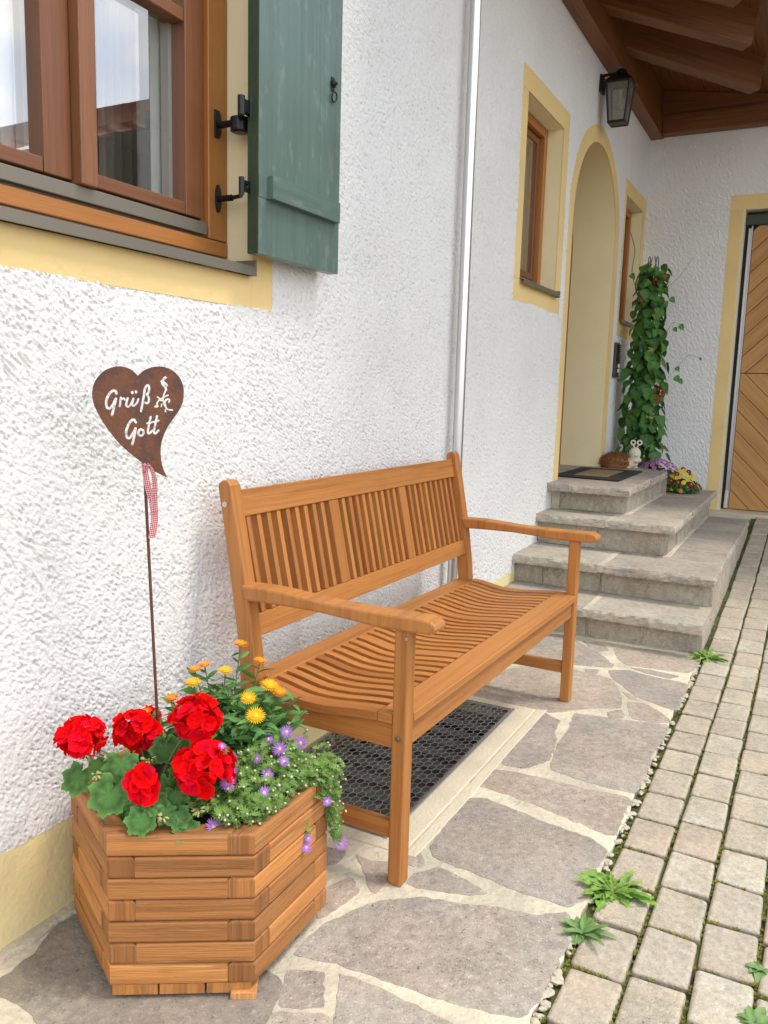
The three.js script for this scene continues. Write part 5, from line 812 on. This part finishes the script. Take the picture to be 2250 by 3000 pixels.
  const strip = (pts, w0, w1, tw) => {                                   // centre line in the plane of the heart, a little folded
    const c = new THREE.CatmullRomCurve3(pts.map(([x, y, z]) => new THREE.Vector3(x, y, z))), n = 26, pos = [], uv = [], idx = [], L = c.getLength();
    for (let i = 0; i <= n; i++) { const u = i / n, p = c.getPoint(u), w = lerp(w0, w1, u), a = tw(u); for (const s of [-1, -0.33, 0.33, 1]) { pos.push(p.x + s * w * Math.cos(a), p.y + s * w * 0.12, p.z + s * w * Math.sin(a) + 0.0018 * Math.sin(s * 4 + u * 7)); uv.push(s * w / 0.016, u * L / 0.016); } }
    for (let i = 0; i < n; i++) for (let j = 0; j < 3; j++) { const a = i * 4 + j; idx.push(a, a + 4, a + 1, a + 1, a + 4, a + 5); }
    const q = new THREE.BufferGeometry(); q.setAttribute('position', new THREE.Float32BufferAttribute(pos, 3)); q.setAttribute('uv', new THREE.Float32BufferAttribute(uv, 2)); q.setIndex(idx); q.computeVertexNormals(); return q.applyMatrix4(basis).toNonIndexed();
  };
  part('ribbon', [strip([[0.001, 0.0, 0.006], [0.003, -0.02, 0.007], [0.008, -0.05, 0.008], [0.018, -0.085, 0.007], [0.020, -0.12, 0.006], [0.014, -0.155, 0.006]], 0.0055, 0.0085, (u) => 0.3 * Math.sin(u * 5)), strip([[0.006, 0.002, 0.004], [0.016, -0.012, 0.009], [0.021, -0.035, 0.011], [0.020, -0.07, 0.010], [0.021, -0.10, 0.009]], 0.0045, 0.0065, (u) => 0.9 - u), strip([[-0.002, 0.002, 0.008], [0.004, -0.004, 0.010], [0.012, -0.002, 0.008], [0.004, -0.012, 0.010], [0.0, -0.018, 0.008]], 0.005, 0.005, (u) => 1.2 * Math.sin(u * 6))], cloth, t);
}

// ---------------------------------------------------------------- the climber in the corner
{
  const B = [6.66, 0.50, 0.21], t = thing('climbing_plant', 'tall narrow climbing plant with heart-shaped leaves in the corner by the steps', 'climbing plant', B), r = rng(54);
  part('pot', new THREE.LatheGeometry([[0.001, 0], [0.10, 0], [0.135, 0.19], [0.145, 0.19], [0.145, 0.215], [0.125, 0.215], [0.12, 0.18], [0.001, 0.18]].map(([x, y]) => new THREE.Vector2(x, y)), 28), mottled([0.10, 0.075, 0.06], 0.2, 460, 3), t);
  part('trellis', [0, 1, 2].map((k) => rod([0.09 * Math.cos(k * 2.1), 0.1, 0.09 * Math.sin(k * 2.1)], [0.02 * Math.cos(k * 2.1), 1.60, 0.02 * Math.sin(k * 2.1)], 0.006, 8)), mottled([0.09, 0.055, 0.03], 0.3, 461, 4), t);
  const st = []; for (let k = 0; k < 6; k++) { const l = []; for (let i = 0; i <= 22; i++) { const u = i / 22, a = k * 1.05 + u * 9, R = lerp(0.10, 0.035, u); l.push(new THREE.Vector3(R * Math.cos(a), 0.18 + 1.58 * u, R * Math.sin(a))); } st.push(tube(l, 0.0035, 5, 60)); }
  st.push(tube([[-0.02, 1.35, 0.02], [-0.06, 1.50, -0.10], [-0.10, 1.62, -0.08], [-0.05, 1.70, 0.0]], 0.006, 6), tube([[-0.08, 1.5, -0.09], [-0.16, 1.62, -0.12], [-0.22, 1.78, -0.10], [-0.26, 1.90, -0.13]], 0.003, 5));
  st.push(tube([[-0.05, 1.15, 0.12], [-0.10, 1.26, 0.20], [-0.10, 1.24, 0.25]], 0.0015, 4), tube([[-0.05, 0.80, 0.15], [-0.08, 0.92, 0.24], [-0.10, 1.02, 0.33], [-0.10, 1.0, 0.40]], 0.0012, 4), tube([[-0.05, 1.50, 0.10], [-0.10, 1.60, 0.22], [-0.12, 1.72, 0.30]], 0.0012, 4));
  part('stems', st, mottled([0.13, 0.11, 0.045], 0.3, 462, 4), t);
  const heartW = (u) => 0.5 * Math.pow(Math.sin(Math.PI * Math.pow(clamp(u * 0.985 + 0.008), 0.52)), 0.8);
  const lf = [0, 1, 2, 3].map((k) => blade(1, heartW, { curl: [0.18, 0.3, -0.1, 0.1][k], cup: 0.25, n: 8, m: 2, wave: 0.06, col: (u, s) => tint([[0.065, 0.185, 0.034], [0.085, 0.225, 0.042], [0.050, 0.145, 0.032], [0.12, 0.265, 0.05]][k], 0.85 + 0.35 * (1 - Math.abs(s)) * 0.5 + (s === 0 ? 0.12 : 0)) }));
  for (let i = 0; i < 285; i++) {
    const u = Math.pow(i / 285, 0.92), y = lerp(0.10, 1.70, u), a = i * 2.39996 + 0.5 * r(), R = lerp(0.20, 0.095, Math.pow(u, 0.8)) * (0.50 + 0.62 * r()), d = [Math.cos(a), 0, Math.sin(a)], zf = d[2] < 0 ? 0.92 : 1;
    const p = [d[0] * R, y + 0.03 * (r() - 0.5), d[2] * R * zf], s = lerp(0.098, 0.082, u) * (0.55 + 0.75 * r());
    place('leaf', lf[Math.floor(r() * 4)], M.leaf, t, p, orient([d[0] + 0.9 * (r() - 0.5), 0.1 + 0.9 * r(), d[2] + 0.9 * (r() - 0.5)], [d[0] * 0.7 + 1.1 * (r() - 0.5), -0.8, d[2] * 0.7 + 1.1 * (r() - 0.5)]), s);
  }
  { const l = []; for (let i = 0; i < 420; i++) { const u = r(), y = lerp(0.08, 1.66, u), a = r() * 6.28, R = lerp(0.16, 0.06, u) * Math.sqrt(r()), d = [Math.cos(a), 0, Math.sin(a)]; l.push(put(lf[Math.floor(r() * 4)], [d[0] * R, y, d[2] * R], orient([d[0] + r() - 0.5 - 0.3, 0.3 + 0.6 * r(), d[2] + r() - 0.5], [d[0] + r() - 0.5, -0.6, d[2] + r() - 0.5]), 0.045 + 0.03 * r())); } part('foliage', l, M.leaf, t, null, 'stuff'); }
  for (const [x, y, z, s] of [[-0.10, 1.24, 0.24, 0.05], [-0.1, 1.22, 0.20, 0.04], [-0.08, 0.93, 0.235, 0.042], [-0.1, 0.86, 0.235, 0.055], [-0.1, 0.84, 0.265, 0.045], [-0.1, 1.0, 0.40, 0.025], [-0.12, 1.62, -0.14, 0.05], [-0.1, 1.44, 0.16, 0.05]]) place('leaf', lf[1], M.leaf, t, [x, y, z], orient([-0.8, 0.4, 0.3], [0.3, -0.8, 0.6]), s);
  const bl = blade(0.022, oval(0.006, 0.7), { curl: 0.5, n: 3, m: 1, col: (u) => [0.62, lerp(0.16, 0.09, u), 0.03] }), cr = blade(0.022, oval(0.004, 0.7), { curl: 0.5, n: 3, m: 1, col: () => [0.55, 0.55, 0.25] });
  for (const [x, y, z, n, w] of [[-0.13, 0.735, 0.16, 26, 0], [-0.13, 0.685, 0.13, 20, 0], [-0.12, 0.76, 0.12, 12, 0], [-0.11, 1.59, 0.10, 9, 0], [-0.10, 1.56, 0.04, 8, 0], [-0.12, 1.42, -0.05, 8, 0], [-0.15, 1.06, 0.06, 22, 1], [-0.12, 0.55, 0.08, 10, 1]]) { const l = []; for (let i = 0; i < n; i++) { const d = new THREE.Vector3(r() - 0.7, r() - 0.35, r() - 0.4).normalize(); l.push(put(w ? cr : bl, [x + 0.018 * (r() - 0.5), y + 0.018 * (r() - 0.5), z + 0.018 * (r() - 0.5)], orient([r() - 0.5, r() - 0.5, r() - 0.5], d))); } part('blossom', l, M.petal, t); }
}

// ---------------------------------------------------------------- bowls of flowers behind the landing
{
  const mk = (name, label, cat, pos, ps, fn) => { const t = thing(name, label, cat, pos), r = rng(pos[0] * 1000 | 0); part('pot', new THREE.LatheGeometry([[0.001, 0], [0.075, 0], [0.11, 0.11], [0.118, 0.115], [0.115, 0.125], [0.10, 0.12], [0.001, 0.105]].map(([x, y]) => new THREE.Vector2(x * ps, y * ps)), 26), mottled([0.30, 0.28, 0.24], 0.2, 470, 3), t); fn(t, r); };
  const lf = blade(0.035, oval(0.009, 0.8), { curl: 0.3, cup: 0.2, n: 4, m: 1, col: () => [0.05, 0.13, 0.03] });
  const leaves = (t, r, n, R, h, y0) => { const l = []; for (let i = 0; i < n; i++) { const a = r() * 6.28, k = Math.sqrt(r()) * R, d = [Math.cos(a), 0, Math.sin(a)]; l.push(put(lf, [d[0] * k, y0 + h * r() * (1 - 0.5 * (k / R) ** 2), d[2] * k], orient([d[0] * 0.6 + r() - 0.5, 0.7, d[2] * 0.6 + r() - 0.5], [d[0] + r() - 0.5, 0.3, d[2] + r() - 0.5]), 0.8 + 0.5 * r())); } part('foliage', l, M.leaf, t, null, 'stuff'); };
  mk('pink_daisy_bowl', 'low bowl of pink daisies beside the snail figure', 'flower bowl', [6.485, 0.502, 0.395], 1, (t, r) => {
    leaves(t, r, 260, 0.14, 0.11, 0.08);
    const g = blade(0.017, (u) => 0.0035 * Math.pow(Math.sin(Math.PI * clamp(0.1 + u * 0.8)), 0.6), { n: 2, m: 1, cup: 0.2, col: (u) => (u < 0.35 ? [0.50, 0.10, 0.33] : u < 0.7 ? [0.52, 0.17, 0.42] : [0.62, 0.32, 0.55]) });
    for (let i = 0; i < 46; i++) { const a = i * 2.39996, k = Math.sqrt((i + 0.5) / 46), p = [0.145 * k * Math.cos(a), 0.232 - 0.075 * k * k + 0.01 * r(), 0.145 * k * Math.sin(a)], q = facing([p[0] * 5 - 0.2, 0.8, p[2] * 5 + 0.1], r() * 6), l = []; for (let j = 0; j < 13; j++) l.push(put(g, p, q.clone().multiply(new THREE.Quaternion().setFromAxisAngle(new THREE.Vector3(0, 0, 1), j * 0.4833)), 1)); const f = part('flower', l, M.petal, t); part('flower_centre', paint(new THREE.SphereGeometry(0.0042, 8, 6).toNonIndexed(), [0.06, 0.03, 0.07]).translate(...p), M.fleck, f); }
  });
  mk('pansy_bowl', 'bowl of yellow and dark red pansies at the corner of the third step', 'flower bowl', [6.44, 0.502, 0.575], 0.55, (t, r) => {
    leaves(t, r, 320, 0.125, 0.08, 0.03);
    const pal = [[0.72, 0.55, 0.05], [0.74, 0.60, 0.12], [0.30, 0.03, 0.02], [0.20, 0.015, 0.02], [0.60, 0.22, 0.03], [0.66, 0.40, 0.32]];
    for (let i = 0; i < 56; i++) { const a = i * 2.39996, k = Math.sqrt((i + 0.5) / 56), p = [0.135 * k * Math.cos(a), 0.155 - 0.145 * k * k + 0.03 * r(), 0.135 * k * Math.sin(a)], col = pal[(p[2] > 0.03 ? [0, 5, 2, 3, 1, 2] : [4, 2, 0, 1, 0, 2])[Math.floor(r() * 6)]], g = blade(0.017, (u) => 0.011 * Math.pow(Math.sin(Math.PI * clamp(0.06 + u * 0.85)), 0.6), { n: 3, m: 1, wave: 0.1, col: (u) => (u < 0.25 ? [0.65, 0.5, 0.05] : col) }), q = facing([p[0] * 6 - 0.5, 0.6, p[2] * 6 + 0.2], r() * 6), l = []; for (let j = 0; j < 5; j++) l.push(put(g, p, q.clone().multiply(new THREE.Quaternion().setFromAxisAngle(new THREE.Vector3(0, 0, 1), j * 1.2566 + 0.1 * r())), 0.9 + 0.3 * r())); part('flower', l, M.petal, t); }
  });
}

// ---------------------------------------------------------------- weeds and moss in the joints
{
  const r = rng(55);
  const weed = (name, label, pos, n, gs, tilt, s0, stretch = 1) => { const t = thing(name, label, 'weed', pos); for (let i = 0; i < n; i++) { const a = i * 2.39996 + 0.9 * r(), h = tilt * (0.15 + 1.5 * r() * (1 - 0.5 * i / n)), d = [Math.cos(a) * stretch, h, Math.sin(a)], s = s0 * (0.35 + 0.85 * Math.pow(i / n, 0.6) * (0.5 + 0.6 * r())); const tw = 0.5 * (r() - 0.5); place('leaf', gs[Math.floor(r() * gs.length)], M.leaf, t, [0.010 * (r() - 0.5), -0.004 + 0.004 * r(), 0.008 * (r() - 0.5)], orient([-d[0] * h * 0.8 + tw * d[2], 1, -d[2] * h * 0.8 - tw * d[0]], d), [s * (0.8 + 0.4 * r()), s, s]); } return t; };
  const lobes = (L, W) => [0.1, 0.35, 0.6].map((c) => blade(L, (u) => W * (0.22 + 1.0 * u) * Math.pow(Math.sin(Math.PI * clamp(0.05 + 0.93 * u)), 0.6) * (0.72 + 0.36 * Math.cos(u * 24 + c * 9)), { curl: c, cup: 0.45, n: 14, m: 1, wave: 0.25, col: (u, s) => tint([0.20 + 0.06 * c, 0.37, 0.06], (s === 0 ? 1.25 : 0.95) * (0.8 + 0.3 * u)) }));
  const lances = (L, W) => [0.1, 0.4, 0.7].map((c) => blade(L, oval(W * (0.85 + 0.4 * c), 0.9), { curl: c, cup: 0.4, n: 7, m: 1, wave: 0.15, col: (u, s) => tint([0.20, 0.34, 0.11], s === 0 ? 1.2 : 0.9 + 0.1 * u) }));
  weed('weed_rosette', 'bushy green weed with lobed leaves at the patio edge, larger of the two near ones', [1.915, 0.0, 1.088], 84, lobes(0.075, 0.0125), 0.5, 1.25, 0.85);
  weed('weed_rosette', 'weed with narrow pointed leaves at the patio edge, nearest the camera', [1.722, 0.0, 1.064], 40, lances(0.060, 0.0085), 0.7, 1.15);
  weed('weed_rosette', 'bright green weed at the front corner of the lowest stone step', [3.985, 0.0, 1.075], 48, lobes(0.060, 0.008), 0.7, 1.7, 0.9);
  weed('weed_rosette', 'small leafy weed in a joint of the drive at the right edge', [1.62, 0.0, 1.425], 16, lances(0.034, 0.009), 0.6, 1.3);
  weed('weed_rosette', 'tiny leafy weed in a joint of the drive above the right-edge one', [1.79, 0.0, 1.425], 14, lances(0.03, 0.009), 0.6, 1.2);
  // moss: many tiny tufts in the joints
  const tuft = merge([0, 1, 2, 3, 4].map((k) => blade(0.009, oval(0.0018), { curl: 0.3, n: 2, m: 1, col: (u) => [0.16 + 0.06 * u, 0.17 + 0.06 * u, 0.035] }).rotateX(-0.5).rotateY(k * 1.25)));
  const spots = [];
  for (const [x, z] of joints) { if (x > 4.2) continue; for (let i = 0; i < 46; i++) { const e = r() < 0.62, px = e ? x + 0.179 * (r() - 0.5) : x - 0.089 + 0.003 * (r() - 0.5), pz = e ? z + 0.060 + 0.003 * (r() - 0.5) : z + 0.118 * (r() - 0.5), keep = 0.5 + fbm(px * 5, pz * 7, 3, 4) + (pz > 1.15 ? 0.1 : -0.1) - 0.14 * (px - 1.6); if (r() < keep * 0.9) spots.push([px, pz]); } }
  for (let i = 0; i < 260; i++) { const px = lerp(1.2, 3.9, r()), k = fbm(px * 4, 9, 3, 6); if (k > -0.15 || r() < 0.15) spots.push([px, 1.062 + 0.006 * (r() - 0.5)]); }
  const im = new THREE.InstancedMesh(tuft, M.leaf, spots.length), q = new THREE.Quaternion(), c = new THREE.Color();
  spots.forEach(([x, z], i) => { im.setMatrixAt(i, M4([x, rise(x) - 0.010 + 0.003 * r(), z], q.setFromAxisAngle(new THREE.Vector3(0, 1, 0), r() * 6.28), 0.5 + 0.75 * r())); const g = r(); im.setColorAt(i, c.setRGB(0.6 + 0.9 * g, 0.65 + 0.7 * g, 0.7)); });
  im.name = 'moss'; im.castShadow = im.receiveShadow = true; tag(im, 'yellow-green moss growing in the joints of the paved drive', 'moss', null, 'stuff'); scene.add(im);
}

renderer.render(scene, camera);
